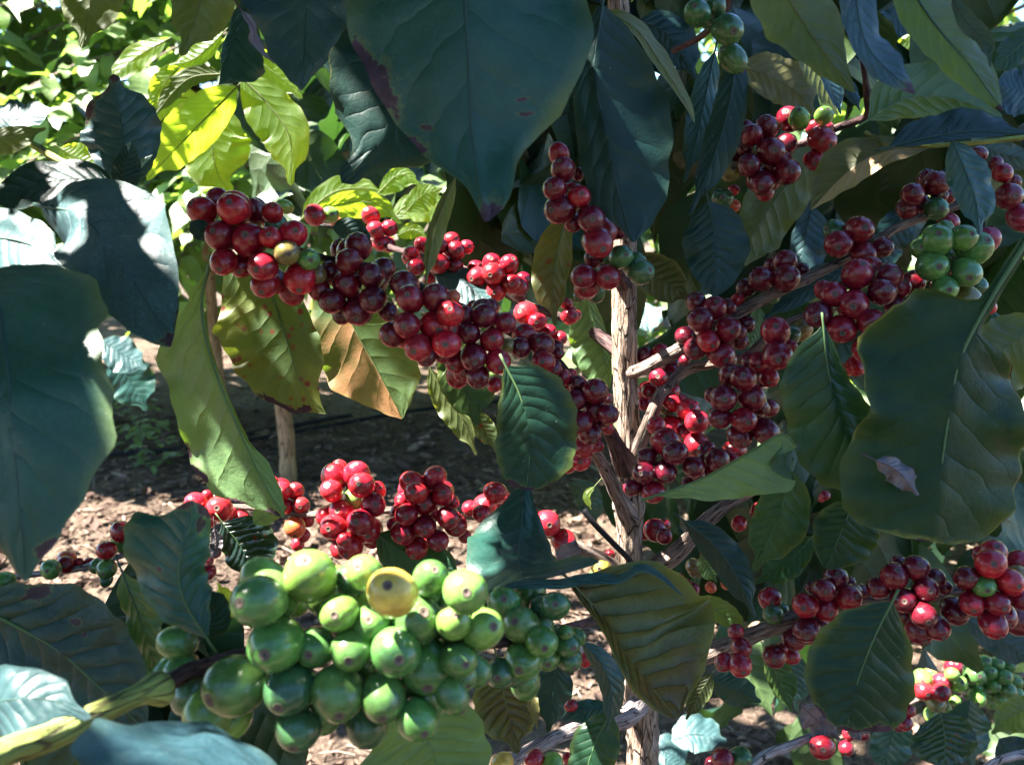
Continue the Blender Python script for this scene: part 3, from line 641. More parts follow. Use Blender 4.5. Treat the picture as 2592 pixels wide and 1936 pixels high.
leaf('B', [(240, 1250), (380, 1130), (520, 1200)], 50, 100, 0.82, 'lime', 'glowing yellow green leaf hump under the dark slanting leaf', flip=True)
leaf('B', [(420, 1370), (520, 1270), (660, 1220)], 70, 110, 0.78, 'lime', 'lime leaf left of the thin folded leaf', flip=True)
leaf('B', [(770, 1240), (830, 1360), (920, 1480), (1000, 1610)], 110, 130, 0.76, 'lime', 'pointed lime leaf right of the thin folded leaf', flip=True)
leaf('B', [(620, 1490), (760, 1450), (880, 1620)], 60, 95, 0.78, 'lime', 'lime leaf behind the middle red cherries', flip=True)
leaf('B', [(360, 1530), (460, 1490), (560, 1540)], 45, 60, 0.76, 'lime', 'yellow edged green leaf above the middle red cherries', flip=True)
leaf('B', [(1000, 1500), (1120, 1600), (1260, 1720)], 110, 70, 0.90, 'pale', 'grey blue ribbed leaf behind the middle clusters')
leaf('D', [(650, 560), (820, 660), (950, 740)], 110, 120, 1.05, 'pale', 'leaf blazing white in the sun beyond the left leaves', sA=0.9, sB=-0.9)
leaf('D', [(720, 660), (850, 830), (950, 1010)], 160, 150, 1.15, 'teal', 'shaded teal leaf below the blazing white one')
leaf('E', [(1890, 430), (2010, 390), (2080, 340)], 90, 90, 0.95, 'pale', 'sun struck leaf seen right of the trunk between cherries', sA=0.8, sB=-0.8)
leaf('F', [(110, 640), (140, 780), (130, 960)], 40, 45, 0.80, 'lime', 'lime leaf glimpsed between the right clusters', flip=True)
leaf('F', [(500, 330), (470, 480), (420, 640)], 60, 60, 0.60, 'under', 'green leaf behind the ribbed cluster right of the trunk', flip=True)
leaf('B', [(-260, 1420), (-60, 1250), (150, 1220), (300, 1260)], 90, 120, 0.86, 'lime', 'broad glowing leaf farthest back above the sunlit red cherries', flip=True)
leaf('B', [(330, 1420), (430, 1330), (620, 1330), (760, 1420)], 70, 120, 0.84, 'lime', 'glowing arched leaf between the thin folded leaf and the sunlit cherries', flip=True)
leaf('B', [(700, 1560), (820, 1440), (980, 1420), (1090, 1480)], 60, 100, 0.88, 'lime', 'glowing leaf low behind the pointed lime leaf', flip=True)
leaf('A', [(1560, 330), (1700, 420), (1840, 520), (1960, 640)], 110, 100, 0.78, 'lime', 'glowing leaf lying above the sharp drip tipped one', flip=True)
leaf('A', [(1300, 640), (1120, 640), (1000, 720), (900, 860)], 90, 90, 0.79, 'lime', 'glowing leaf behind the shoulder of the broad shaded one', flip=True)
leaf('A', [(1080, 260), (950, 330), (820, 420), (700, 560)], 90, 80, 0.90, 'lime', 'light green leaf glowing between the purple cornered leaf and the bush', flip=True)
# ------------------------------------------------------------------ coffee cherries
def cherry_material():
    N = NT('cherry_skin')
    oi = N.n('ObjectInfo')
    col, rnd = oi.outputs['Color'], oi.outputs['Random']
    tc = N.n('TexCoord').outputs['Object']
    off = N.n('VectorMath', operation='MULTIPLY_ADD')
    N.put(off.inputs[0], rnd); off.inputs[1].default_value = (9.1, 4.7, 6.3); N.put(off.inputs[2], tc)
    co = off.outputs[0]
    a = N.noise(co, 1.1, 2)
    b = N.noise(co, 5.0, 4, 0.6)
    c = N.noise(co, 30, 3, 0.6)
    base = N.mix(N.ramp(a, 0.35, 0.68), N.mix(1.0, col, (0.75, 0.74, 0.82), 'MULTIPLY'), N.mix(1.0, col, (1.2, 1.2, 1.1), 'MULTIPLY'))
    base = N.mix(N.math('MULTIPLY', N.ramp(b, 0.35, 0.7), 0.2), base, N.mix(1.0, base, (0.6, 0.6, 0.6), 'MULTIPLY'))
    sep = N.n('SeparateXYZ'); N.put(sep.inputs[0], tc)
    # paler round the stalk end, tiny pale lenticels, a scar on a few
    base = N.mix(N.ramp(sep.outputs[2], -0.55, -1.0, 0, 0.35), base, N.mix(0.5, base, (0.35, 0.16, 0.05)))
    fl = N.math('MULTIPLY', N.ramp(N.voro(co, 11), 0.10, 0.05), N.ramp(b, 0.45, 0.6))
    base = N.mix(N.math('MULTIPLY', fl, 0.35), base, (0.5, 0.34, 0.28))
    sc = N.math('MULTIPLY', N.ramp(N.noise(co, 1.7, 3, 0.65), 0.70, 0.74), N.ramp(c, 0.35, 0.6))
    base = N.mix(N.math('MULTIPLY', sc, 0.75), base, (0.22, 0.15, 0.12))
    blm = N.math('MULTIPLY', N.ramp(N.noise(co, 2.3, 4, 0.6), 0.46, 0.68), 0.5)
    base = N.mix(N.math('MULTIPLY', blm, 0.03), base, (0.30, 0.24, 0.27))
    rg = N.math('ADD', N.math('MULTIPLY_ADD', b, 0.14, 0.15), N.math('MULTIPLY', blm, 0.30))
    rg = N.math('MULTIPLY_ADD', sc, 0.3, rg)
    nb = N.bump(N.math('ADD', N.math('MULTIPLY', a, 1.0), N.math('MULTIPLY', c, 0.06)), 0.5, 0.0006)
    return N.done(N.principled(base, rg, nb, 0.42, Coat_Weight=0.25, Coat_Roughness=0.25, Subsurface_Weight=0.10,
                               Subsurface_Radius=(1.0, 0.25, 0.15), Subsurface_Scale=0.0025))
M_CHERRY = cherry_material()

def navel_material():
    N = NT('cherry_navel')
    tc = N.n('TexCoord').outputs['Object']
    col = N.n('ObjectInfo').outputs['Color']
    ln = N.n('VectorMath', operation='LENGTH')
    xy = N.n('VectorMath', operation='MULTIPLY'); N.put(xy.inputs[0], tc); xy.inputs[1].default_value = (1, 1, 0)
    N.put(ln.inputs[0], xy.outputs[0])
    r = ln.outputs['Value']
    brown = N.mix(N.noise(tc, 25, 3), (0.05, 0.035, 0.03), (0.17, 0.12, 0.095))
    c = N.mix(N.ramp(r, 0.16, 0.24), brown, N.mix(0.28, col, (0.07, 0.045, 0.035)))
    c = N.mix(N.ramp(r, 0.05, 0.03), c, (0.012, 0.008, 0.008))
    return N.done(N.principled(c, 0.7, None, 0.3))
M_NAVEL = navel_material()

def cherry_mesh(name, k, elong, square):
    """unit cherry, stalk end at -Z, navel at +Z"""
    rng = random.Random(k)
    segs, rings = 28, 20
    verts, faces = [], []
    p1, p2 = rng.random() * 6.28, rng.random() * 6.28
    for i in range(rings + 1):
        t = math.pi * i / rings
        for j in range(segs):
            u = 2 * math.pi * j / segs
            st, ct = math.sin(t), math.cos(t)
            r = abs(st) ** square
            z = math.copysign(abs(ct) ** square, ct) * elong
            z += -0.07 * math.exp(-(st / 0.20) ** 2) * (1 if ct > 0 else 0.2)
            z += 0.035 * math.exp(-((st - 0.26) / 0.10) ** 2) * (1 if ct > 0 else 0)
            f = 1 + 0.025 * math.cos(2 * u + p1) + 0.015 * math.cos(3 * u + p2)
            f *= 1 - 0.02 * math.exp(-((math.sin(u - p1)) / 0.16) ** 2)
            if ct < 0: r *= 1 - 0.08 * ct * ct
            verts.append((r * f * math.cos(u), r * f * math.sin(u) * (0.97), z))
    for i in range(rings):
        for j in range(segs):
            a, b = i * segs + j, i * segs + (j + 1) % segs
            faces.append((a, a + segs, b + segs, b))
    return mesh_data(name, verts, faces)
CHERRY_ME = [cherry_mesh('cherry', k, e, q) for k, (e, q) in enumerate([(1.06, .97), (1.12, .95), (1.18, .97), (1.08, .92), (1.28, .97)])]
CHERRY_TOP = [1.06, 1.12, 1.18, 1.08, 1.28]
for me in CHERRY_ME: me.materials.append(M_CHERRY)

def navel_mesh():
    prof = [(0.0, -0.055), (0.05, -0.05), (0.075, -0.02), (0.11, -0.03), (0.15, -0.012), (0.19, -0.004), (0.225, -0.018), (0.26, -0.05)]
    verts, faces, S = [(0, 0, prof[0][1])], [], 20
    for r, z in prof[1:]:
        for k in range(S):
            u = 2 * math.pi * k / S
            verts.append((r * math.cos(u) * (1 + .05 * math.sin(3 * u)), r * math.sin(u), z))
    for k in range(S):
        faces.append((0, 1 + k, 1 + (k + 1) % S))
    for i in range(len(prof) - 2):
        for k in range(S):
            a, b = 1 + i * S + k, 1 + i * S + (k + 1) % S
            faces.append((a, a + S, b + S, b))
    return mesh_data('navel', verts, faces)
NAVEL_ME = navel_mesh(); NAVEL_ME.materials.append(M_NAVEL)

CC = {'d': (.115, .0045, .014), 'm': (.225, .0065, .017), 'r': (.35, .010, .020), 'b': (.40, .015, .026), 'o': (.50, .10, .03),
      'g': (.078, .180, .042), 'k': (.040, .108, .036), 'l': (.14, .27, .050), 'y': (.62, .46, .07), 'v': (.21, .15, .045), 'p': (.22, .02, .055)}  # b and l double as sunlit cherries, sunlight put into the colour
UNRIPE = {'g': 'unripe green cherry', 'k': 'dark green unripe cherry', 'l': 'lime green unripe cherry', 'y': 'yellow ripening cherry', 'v': 'olive brown half ripe cherry', 'o': 'orange ripening cherry'}
RED_LABEL = {'b': 'bright red cherry'}

CLUSTERS = []
def cluster(label, D, specs, depth=0.5, sticks=1.0, kind=None, group='coffee cherry clusters', lone=False):
    """specs: {frame: 'x,y,r,c ...'} as read off the photo; c may end in - for one that sits behind"""
    items = []
    for fr, txt in specs.items():
        for w in txt.split():
            x, y, r, c = w.split(',')
            X, Y = px(fr, float(x), float(y))
            items.append([X, Y, float(r) * FR[fr][2], c[0], 1 if c.endswith('-') else -1 if c.endswith('+') else 0])
    rng = random.Random(int(items[0][0] * 7 + items[0][1]))
    if len(items) >= 7:                   # added cherries behind the gaps, bright colours swapped for darker ones as shade
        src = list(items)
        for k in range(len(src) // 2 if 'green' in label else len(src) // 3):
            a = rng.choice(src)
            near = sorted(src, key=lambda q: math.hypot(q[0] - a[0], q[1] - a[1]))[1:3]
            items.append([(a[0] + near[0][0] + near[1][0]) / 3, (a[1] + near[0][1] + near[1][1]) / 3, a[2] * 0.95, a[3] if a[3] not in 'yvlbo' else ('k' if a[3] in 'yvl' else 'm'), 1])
    n = len(items)
    cx = sum(i[0] for i in items) / n; cy = sum(i[1] for i in items) / n
    Rc = max(math.hypot(i[0] - cx, i[1] - cy) + i[2] for i in items)
    z = []
    for X, Y, r, c, back in items:
        # local bulge: distance to the cluster's rim
        rho = math.hypot(X - cx, Y - cy)
        bulge = depth * math.sqrt(max(0, Rc * Rc - rho * rho)) * D / F
        z.append(D - min(bulge, 0.020) + 0.013 * back + rng.uniform(-0.001, 0.001))
    rad = [i[2] * D / F for i in items]
    for it in range(60):
        moved = 0
        for i in range(n):
            for j in range(i + 1, n):
                dl = math.hypot(items[i][0] - items[j][0], items[i][1] - items[j][1]) * D / F
                need = 0.90 * (rad[i] + rad[j])
                if dl >= need: continue
                dz = math.sqrt(need * need - dl * dl)
                cur = z[j] - z[i]
                if abs(cur) >= dz - 1e-5: continue
                front = i if (cur > 0 or (cur == 0 and i < j)) else j
                back = j if front == i else i
                e = (dz - abs(cur)) * 0.5
                z[front] -= e * 0.7; z[back] += e * 1.3; moved += 1
        if not moved: break
    pos = []
    for (X, Y, r, c, b), zz in zip(items, z):
        pos.append(CAM + zz * (FWD + RIGHT * ((X - PW / 2) / F) + UP * ((PH / 2 - Y) / F)))
    core = sum(pos, Vector()) / n + FWD * (0.010 if n > 2 else 0.004) + UP * 0.002
    root = empty('cherry_cluster' if not lone else 'coffee_cherry', core)
    tag(root, label, 'cherry cluster' if n > 1 else 'cherry', group)
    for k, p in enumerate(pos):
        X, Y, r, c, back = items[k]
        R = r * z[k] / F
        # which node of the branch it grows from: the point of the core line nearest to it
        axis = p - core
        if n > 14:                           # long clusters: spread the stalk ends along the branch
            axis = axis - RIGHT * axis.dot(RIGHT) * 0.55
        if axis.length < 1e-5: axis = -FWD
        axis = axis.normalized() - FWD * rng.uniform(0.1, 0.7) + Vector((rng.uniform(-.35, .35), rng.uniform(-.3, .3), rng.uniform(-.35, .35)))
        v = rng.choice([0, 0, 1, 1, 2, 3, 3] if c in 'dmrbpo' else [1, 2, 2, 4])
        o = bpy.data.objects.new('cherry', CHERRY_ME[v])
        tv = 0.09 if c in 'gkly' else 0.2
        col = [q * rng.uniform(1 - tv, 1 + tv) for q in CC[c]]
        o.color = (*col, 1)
        o.parent = root
        o.location = p - core
        o.rotation_mode = 'QUATERNION'
        q = axis.to_track_quat('Z', 'Y')
        o.rotation_quaternion = q
        s = R * (1.10 if c in 'gklyv' else 1.06) * rng.uniform(0.97, 1.03)
        o.scale = (s * rng.uniform(.95, 1.02), s * rng.uniform(.97, 1.03), s * rng.uniform(.96, 1.04))
        COL.objects.link(o)
        if n > 2 and c in UNRIPE and sum(1 for i in items if i[3] in UNRIPE) < n * 0.5: o['label'] = UNRIPE[c]
        elif c == 'y': o['label'] = 'yellow ripening cherry'
        d = bpy.data.objects.new('navel', NAVEL_ME)
        d.color = o.color
        d.parent = o
        d.location = (0, 0, CHERRY_TOP[v] - 0.004)
        COL.objects.link(d)
    CLUSTERS.append((root, core, pos))
    return root

# ---- the long branch sloping down from the upper left to the trunk
cluster('topmost left cluster of plump red cherries with two olive green ones in it', 0.415, {
    'A': '1310,1365,88,r 1420,1305,80,m- 1510,1358,102,r 1655,1375,80,d- 1765,1380,66,r- 1425,1525,95,m 1620,1560,106,m 1752,1540,72,b 1898,1520,90,r 1858,1640,80,v 2000,1680,68,g 1800,1465,60,k-',
    'D': '1450,45,82,r 1572,70,78,m- 1705,75,92,r 1722,190,88,m 1945,152,97,r 1885,228,88,m- 2048,120,58,v- 2065,222,72,m-'})
cluster('very dark maroon cluster with grey scars, second down the left branch', 0.425, {
    'B': '110,1600,85,d', 'E': '48,45,86,d 38,190,92,d 195,135,82,d 262,100,78,d- 205,290,88,d 108,362,92,d 300,365,62,d- -62,120,78,d- -62,300,82,d 0,-30,70,d- 5,385,58,d-'})
cluster('cluster of light and dark red cherries hanging lowest under the thin folded leaf', 0.405, {
    'E': '412,200,90,d- 445,287,92,m 610,280,90,d 722,275,44,o- 708,382,82,r 425,455,86,m 605,455,97,r 335,515,84,d 500,597,91,b 680,575,91,r 545,652,68,d- 655,640,58,m-'})
cluster('maroon cluster with one pinkish cherry above the dark oval leaf', 0.420, {
    'E': '800,395,64,d 925,395,80,d 1060,440,70,m 825,510,74,d 975,552,77,m 1078,587,45,v- 855,660,86,d 750,690,74,m- 1015,690,79,r 755,778,75,m- 885,785,76,d 990,840,48,r- 858,345,46,m- 965,345,52,d-'})
cluster('small dark cluster right of the maroon one, wet looking', 0.435, {
    'E': '1185,522,74,m 1160,602,70,d 1300,587,84,d 1385,600,54,d- 1310,692,74,m 1375,735,54,d- 1392,830,50,d- 1400,640,40,d-'})
cluster('sunlit crimson cherries peeping between the mottled leaf and the dark cluster', 0.475, {
    'E': '1200,382,78,b 1272,432,58,b 1268,492,44,r- 1345,500,50,m- 1478,400,52,b- 1515,392,40,r- 1418,540,44,b- 1460,320,40,r-'})
cluster('dark cluster close to the left side of the trunk above a bark stub', 0.455, {
    'E': '1440,795,50,m 1432,850,52,m- 1530,842,64,d 1645,885,80,d 1520,940,72,d 1645,1005,77,d 1725,1032,70,d 1550,1085,72,d 1610,1150,77,d 1702,935,50,d- 1575,1240,70,m- 1488,772,36,r- 1725,1120,42,m-'})
cluster('few red cherries showing under the dark oval leaf', 0.475, {'E': '1552,1340,62,r 1468,1352,56,r 1660,1240,40,m-'})
cluster('vertical string of dark cherries tucked behind the near black leaf', 0.42, {
    'B': '1412,1000,68,m 1437,1100,82,d 1382,1222,74,d 1540,1275,74,m 1420,1357,97,d 1535,1130,40,d- 1620,1420,90,d 1500,1440,60,d- 1660,1570,96,m 1780,1490,60,d-'})
cluster('pair of dark red cherries with green ones at the top of the bare trunk', 0.435, {
    'E': '1570,140,80,m 1725,145,80,m 1632,25,56,d- 1810,15,74,k 1895,50,68,k 1942,115,76,k 1552,255,46,k- 1652,235,62,k- 1730,30,40,k-'})
# ---- behind, middle left
cluster('dark and bright red cluster behind the thin folded leaf', 0.545, {
    'E': '455,20,56,b 482,78,56,m 630,55,71,m 730,65,56,d 572,152,42,r-',
    'B': '530,1590,50,m- 640,1590,50,m 710,1560,56,m 812,1600,46,b 742,1622,58,d 455,1640,44,r'})
cluster('little sunlit red cluster highest on the middle branch', 0.62, {'B': '190,1400,57,b 220,1490,58,b 310,1480,54,b 255,1577,52,r 302,1582,48,m-'})
cluster('half sunlit red cluster left of the mottled leaf', 0.54, {
    'E': '975,55,60,m 1085,65,63,r 880,97,58,m- 885,147,66,b 985,122,67,r 1105,190,67,m 1000,242,62,b 1178,155,45,d- 1150,260,46,d-'})
cluster('one red and two pale green cherries beyond the topmost left cluster', 0.60, {'A': '2040,1395,72,r 2140,1392,52,l 1845,1340,46,l 2180,1440,36,o-'})
# ---- upper right
cluster('dark cluster highest on the right, between long navy leaf and red cherry', 0.49, {
    'C': '410,832,46,d- 445,880,70,d 545,825,74,d 572,980,88,d 662,945,70,d- 430,1070,77,d 338,1000,60,d- 672,1112,87,d 515,1182,82,d 530,1240,60,m- 400,965,52,d- 600,1060,60,d-'})
cluster('brownish, green and orange cherries at the edge of the long navy leaf', 0.50, {'C': '310,1110,66,v 255,1287,68,k 325,1332,44,o- 330,1232,36,r-'})
cluster('glossy lone red cherry in sun with lime and dark ones beside it', 0.50, {
    'C': '690,775,77,d 755,772,64,l 915,752,56,l 902,905,84,b 850,1040,62,m 890,1010,50,d- 850,830,48,d- 930,835,42,m-'})
cluster('dark green cherries in deep shade at the top edge', 0.40, {'C': '95,90,82,k 212,45,62,k 290,190,97,k 325,380,80,k- 180,150,50,k-'})
cluster('dark cluster with one green cherry left of the hanging blue green leaf', 0.49, {
    'C': '1640,1190,84,d 1490,1262,74,d 1642,1352,74,k 1458,1352,72,d 1580,1165,58,d- 1722,1440,62,m 1712,1270,52,d-'})
cluster('dark purple cherries at the right edge beside the hanging leaf', 0.46, {'C': '1920,1000,52,d 2072,1122,62,m 2112,1272,87,d 2195,1412,88,p 2030,1060,46,d- 2140,1180,46,d-'})
cluster('four dark red cherries with a green one where the dark stem begins', 0.48, {
    'C': '1142,1490,90,m 1010,1582,84,m 993,1500,74,k 1168,1640,78,m 1292,1602,68,d'})
cluster('small dark cluster beside the broad rounded navy leaf', 0.49, {'F': '510,157,82,d 662,45,76,d 670,152,87,d 770,95,46,d- 412,215,62,d- 580,70,50,d- 575,262,58,k-'})
cluster('bunch of pale green unripe cherries with a purple one at the right', 0.44, {
    'C': '1655,1560,92,g 1812,1542,82,g 1882,1612,102,g 1690,1500,60,g- 1542,1612,62,g 1972,1558,76,p-',
    'F': '1615,72,97,g 1832,112,92,g 1692,217,82,g 1598,322,92,g 1832,290,92,v- 1720,20,60,g- 1985,330,46,r- 1905,200,60,k-'})
cluster('big dark red cluster over the torn leaf, many cherries', 0.44, {
    'F': '1130,132,92,m 1222,82,66,m- 1332,142,87,d 975,257,82,m 912,230,60,m- 1292,242,87,d 1112,322,94,m 877,387,87,d 1220,437,87,m 1030,480,92,m 1200,612,97,r 1300,545,52,d- 1120,722,60,r- 1490,182,76,m- 1255,680,50,d- 1442,372,58,d- 1532,412,60,m- 1062,745,40,o- 1370,330,60,d-'})
cluster('red cherries left of the ribbed dark leaf, one orange brown', 0.455, {'F': '602,497,94,m 760,490,70,v- 615,652,94,m 492,690,60,m- 560,792,64,r- 440,690,60,d- 690,590,46,m-'})
cluster('dark cluster on the grey stub right of the trunk', 0.49, {
    'F': '90,312,66,d 205,347,80,m 115,422,80,d 295,482,80,m 165,557,72,r 85,607,72,d 245,637,87,m 410,450,56,d- 368,557,56,d- 355,300,46,r- 15,522,60,d- 300,342,46,d- 300,672,50,d- 15,680,36,d-'})
cluster('dense dark cluster along the edge of the ribbed dark leaf', 0.46, {
    'F': '310,782,77,d 395,802,82,d 265,927,87,d 450,922,87,d 240,1052,77,d 395,1067,84,m 540,1142,82,d 370,1172,80,d 560,992,60,d- 190,910,48,d- 520,800,56,d- 480,1030,50,d-'})
cluster('cherries catching sun right of the trunk behind the grey stub', 0.52, {
    'F': '35,1002,72,b 93,1080,77,b 90,1227,76,m -80,1110,70,r- 20,1150,52,m-',
    'E': '2140,960,56,r- 2192,965,60,b-'})
cluster('shaded cluster between trunk and the second grey stub', 0.535, {
    'E': '1975,660,62,d 2070,632,60,m 2055,795,62,m 2140,770,62,m 2125,882,68,r 1975,880,56,r- 2185,700,60,d- 1962,960,42,b- 2110,987,48,v 1930,700,40,d-'})
cluster('dark low cluster right of the trunk above the pale sideways leaf', 0.49, {
    'E': '2042,1112,62,r 2100,1212,92,m 2162,1282,82,d 1980,1312,67,d 1960,1412,72,d 1890,1502,64,d 2022,1532,72,m 2100,1402,72,d',
    'F': '222,1322,74,d 70,1372,72,d 332,1272,72,m- 310,1342,60,m- 150,1260,52,d- 170,1420,60,m- 40,1480,50,d-'})
cluster('single red cherry peeping from under the pale sideways leaf', 0.53, {'F': '922,1558,32,r 900,1580,20,r-'}, lone=False)
# ---- low middle
cluster('sun bleached scarlet cherries left of the long wavy leaf', 0.54, {'D': '1270,1607,72,b 1422,1647,84,b 1345,1560,36,r-', 'G': '1345,60,60,b- 1480,20,50,b- 1560,60,60,b-'})
cluster('scarlet cherries behind the tip of the long wavy leaf', 0.55, {'D': '1760,1477,47,b 1822,1532,67,b 1912,1532,57,b 1952,1622,57,b 1857,1632,46,r', 'G': '1912,112,67,o 1930,220,42,r- 1985,60,48,r- 1965,165,44,r-'})
cluster('bright round cluster with one green cherry in its middle', 0.50, {
    'E': '98,1422,82,b 132,1492,78,r 84,1580,68,l 225,1527,60,r- 205,1617,82,m -10,1395,60,b- -45,1440,84,b- -62,1530,70,b',
    'H': '125,82,87,m 205,112,62,m- 5,10,76,r 20,190,52,r 60,232,82,r 190,182,62,m- -52,110,82,b -95,40,66,b- -15,255,56,r-'})
cluster('bright round cluster right of the one with the green cherry', 0.50, {
    'E': '460,1477,77,b 606,1447,72,b 485,1542,74,r 656,1552,72,m 545,1612,74,m 712,1602,50,m- 395,1592,46,r-',
    'H': '405,145,82,m 540,107,74,m 490,242,74,m 625,197,67,m 692,50,72,m 740,97,72,m 422,30,72,m 345,90,50,m- 590,30,50,r-'})
cluster('red cherries half hidden by the teal folded leaf', 0.51, {'E': '1000,1542,72,r 932,1622,77,b 832,1642,50,r- 1062,1582,42,m-', 'H': '912,25,62,r 800,172,40,m- 965,10,40,m-'})
cluster('two red cherries low left of the trunk', 0.53, {'H': '1335,87,82,b 1440,202,76,r 1275,50,40,r-'})
cluster('dusky red cherries right of the lower trunk', 0.56, {'H': '2032,132,72,m 2092,172,52,m 1960,150,46,m- 2092,100,42,d- 2182,465,56,m 2120,430,36,r-', 'I': '20,490,42,r- 70,512,40,m 75,372,52,v- 182,502,34,o 282,482,32,o 160,300,40,r-'})
cluster('yellow green cherry and a small red one beside the lower trunk', 0.55, {'H': '1690,362,72,y 1740,290,32,r 1640,420,34,l-'})
cluster('red pair seen beneath the pale sideways leaf', 0.54, {'I': '500,10,62,m 365,87,48,r 560,-30,30,r-'})
# ---- left bottom
cluster('mixed red and green cherries on the thin stem left of the curled leaf', 0.47, {'G': '785,142,68,m 800,185,72,g- 690,262,62,m 692,382,60,g 640,360,50,g- 690,450,40,k-'})
cluster('green, red and orange cherries at the left edge above the ribbed leaf', 0.48, {'G': '330,385,62,g 30,462,62,g 20,540,62,m 85,505,46,r 432,320,60,o- 515,355,32,r- 582,345,36,r-'})
cluster('dark red cherries dripping behind the curled blue green leaf', 0.50, {'G': '1345,402,52,m 1390,275,42,r 1340,330,40,m-'})
# ---- the green foreground
cluster('large foreground cluster of fat unripe green cherries with one yellow', 0.295, {
    'J': '1120,390,108,g+ 1145,318,95,l- 1340,285,108,l 1195,575,116,g 1365,590,86,g 1018,755,116,g 1255,765,100,k 1460,785,106,g 1520,600,84,g 1465,440,80,l 1405,365,78,l- 1530,350,70,l- 1575,268,76,l 1695,355,100,y+ 1610,490,80,g 1797,475,100,g 1860,295,73,g 2010,350,89,l+ 1830,365,60,l- 1960,485,71,l 2080,510,86,l 1710,610,99,g 1840,670,108,g 1980,645,72,g 2050,690,62,g- 1655,800,93,g 1830,780,95,g- 1950,790,68,g 1800,897,82,g 1290,930,90,k 1585,910,82,k- 1410,890,60,g- 1560,710,60,g- 1885,540,60,g- 755,700,78,g- 765,570,68,g- 900,875,92,l 1000,890,80,l- 830,790,80,k- 1262,400,58,l- 1462,285,42,l- 1730,840,42,v-'}, depth=0.35)
cluster('smaller darker green cluster shaded by the teal fold', 0.36, {
    'H': '1055,602,102,g 1225,552,92,g- 1165,745,117,g 1385,622,88,k 1300,702,68,g- 1297,852,97,g 1392,832,76,g- 1452,792,46,g- 1182,967,112,g 1325,952,80,g- 1027,1052,92,k 1190,1112,92,g- 1465,945,82,k- 1520,822,58,g- 910,640,62,k- 1000,850,40,k-'}, depth=0.4)
# ---- lower right branch
cluster('dark shiny cluster next to the big oval leaf on the lower right branch', 0.49, {
    'I': '990,442,77,d 915,517,72,d 795,617,82,m 920,637,84,m 1070,567,82,m 1147,535,56,d- 830,500,36,d- 800,772,82,d 725,832,72,d- 890,752,50,d- 1080,470,40,d-'})
cluster('red cherry over a dark green one on the lower right branch', 0.50, {'I': '565,575,72,m 587,677,64,k 640,640,40,k-'})
cluster('dark pair hanging under the lower right branch', 0.50, {'I': '595,947,74,d 700,942,52,m- 640,900,40,m-'})
cluster('two red cherries hanging beside the blotched leaf', 0.48, {'I': '370,1002,74,r 268,985,56,m 345,790,50,m- 380,890,60,m-'})
cluster('dark purple cluster right of the big oval leaf', 0.47, {
    'I': '1510,375,82,d 1370,432,87,d 1270,502,72,d 1630,442,66,d- 1400,352,54,d- 1572,512,82,d 1430,582,80,d 1560,682,82,d 1650,757,77,d 1530,772,92,d 1760,652,87,d- 1692,500,46,d- 1450,680,50,d-'})
cluster('outermost red cluster with one green cherry on the lower right branch', 0.46, {
    'I': '2010,282,87,m 1996,347,97,r 1840,442,77,d 1950,492,67,g 2115,467,87,r 1875,602,77,m 2040,607,77,m 2010,737,87,m 2162,342,77,m- 2195,572,77,m 1930,292,54,m- 2170,712,92,d- 2160,420,60,v-'})
cluster('far bunch of grey green unripe cherries low at the right', 0.95, {
    'I': '1950,990,46,g 2035,1000,46,g 2115,1010,40,g 1895,1077,60,g 1985,1055,46,g 2080,1080,50,g 1890,1142,54,g 2010,1132,47,g 2100,1162,52,g 2150,1110,42,g- 1825,1060,46,g- 1955,1150,46,g- 1905,1212,57,l 2165,1190,42,g- 2000,1230,42,g- 2060,1210,46,g-'})
cluster('far mixed group of sunlit lime and red cherries low at the right', 0.93, {
    'I': '1755,1020,54,m 1745,1067,42,l 1780,1122,54,l 1555,1097,62,l 1672,1122,60,b 1560,1172,60,r 1672,1182,62,m 1642,1247,57,v 1760,1232,36,l 1610,1325,42,l 1700,1282,42,g- 1610,1070,44,v-'})
cluster('dark red cherries low behind the big oval leaf', 0.70, {'I': '1465,1300,42,m 1440,1382,47,m 1400,1400,34,d-'})
cluster('red cherry on the pale twig at the bottom edge', 0.50, {'I': '905,1537,77,m 900,1500,60,m-'})
cluster('dark low cherries under the withered lilac leaf', 0.55, {'I': '1080,1450,44,m 1060,1542,47,m 1155,1440,52,d'})
cluster('red and green cherries cut by the bottom edge right of the trunk', 0.50, {'I': '260,1612,67,m 375,1602,64,k 320,1650,52,m 190,1640,40,d-'})
cluster('red, yellow and green cherries cut by the bottom edge under the pale branch', 0.47, {'H': '1250,1612,62,r 1370,1642,62,l 1042,1642,62,y 1490,1270,42,m- 1582,970,42,r- 1470,1610,36,r-'})
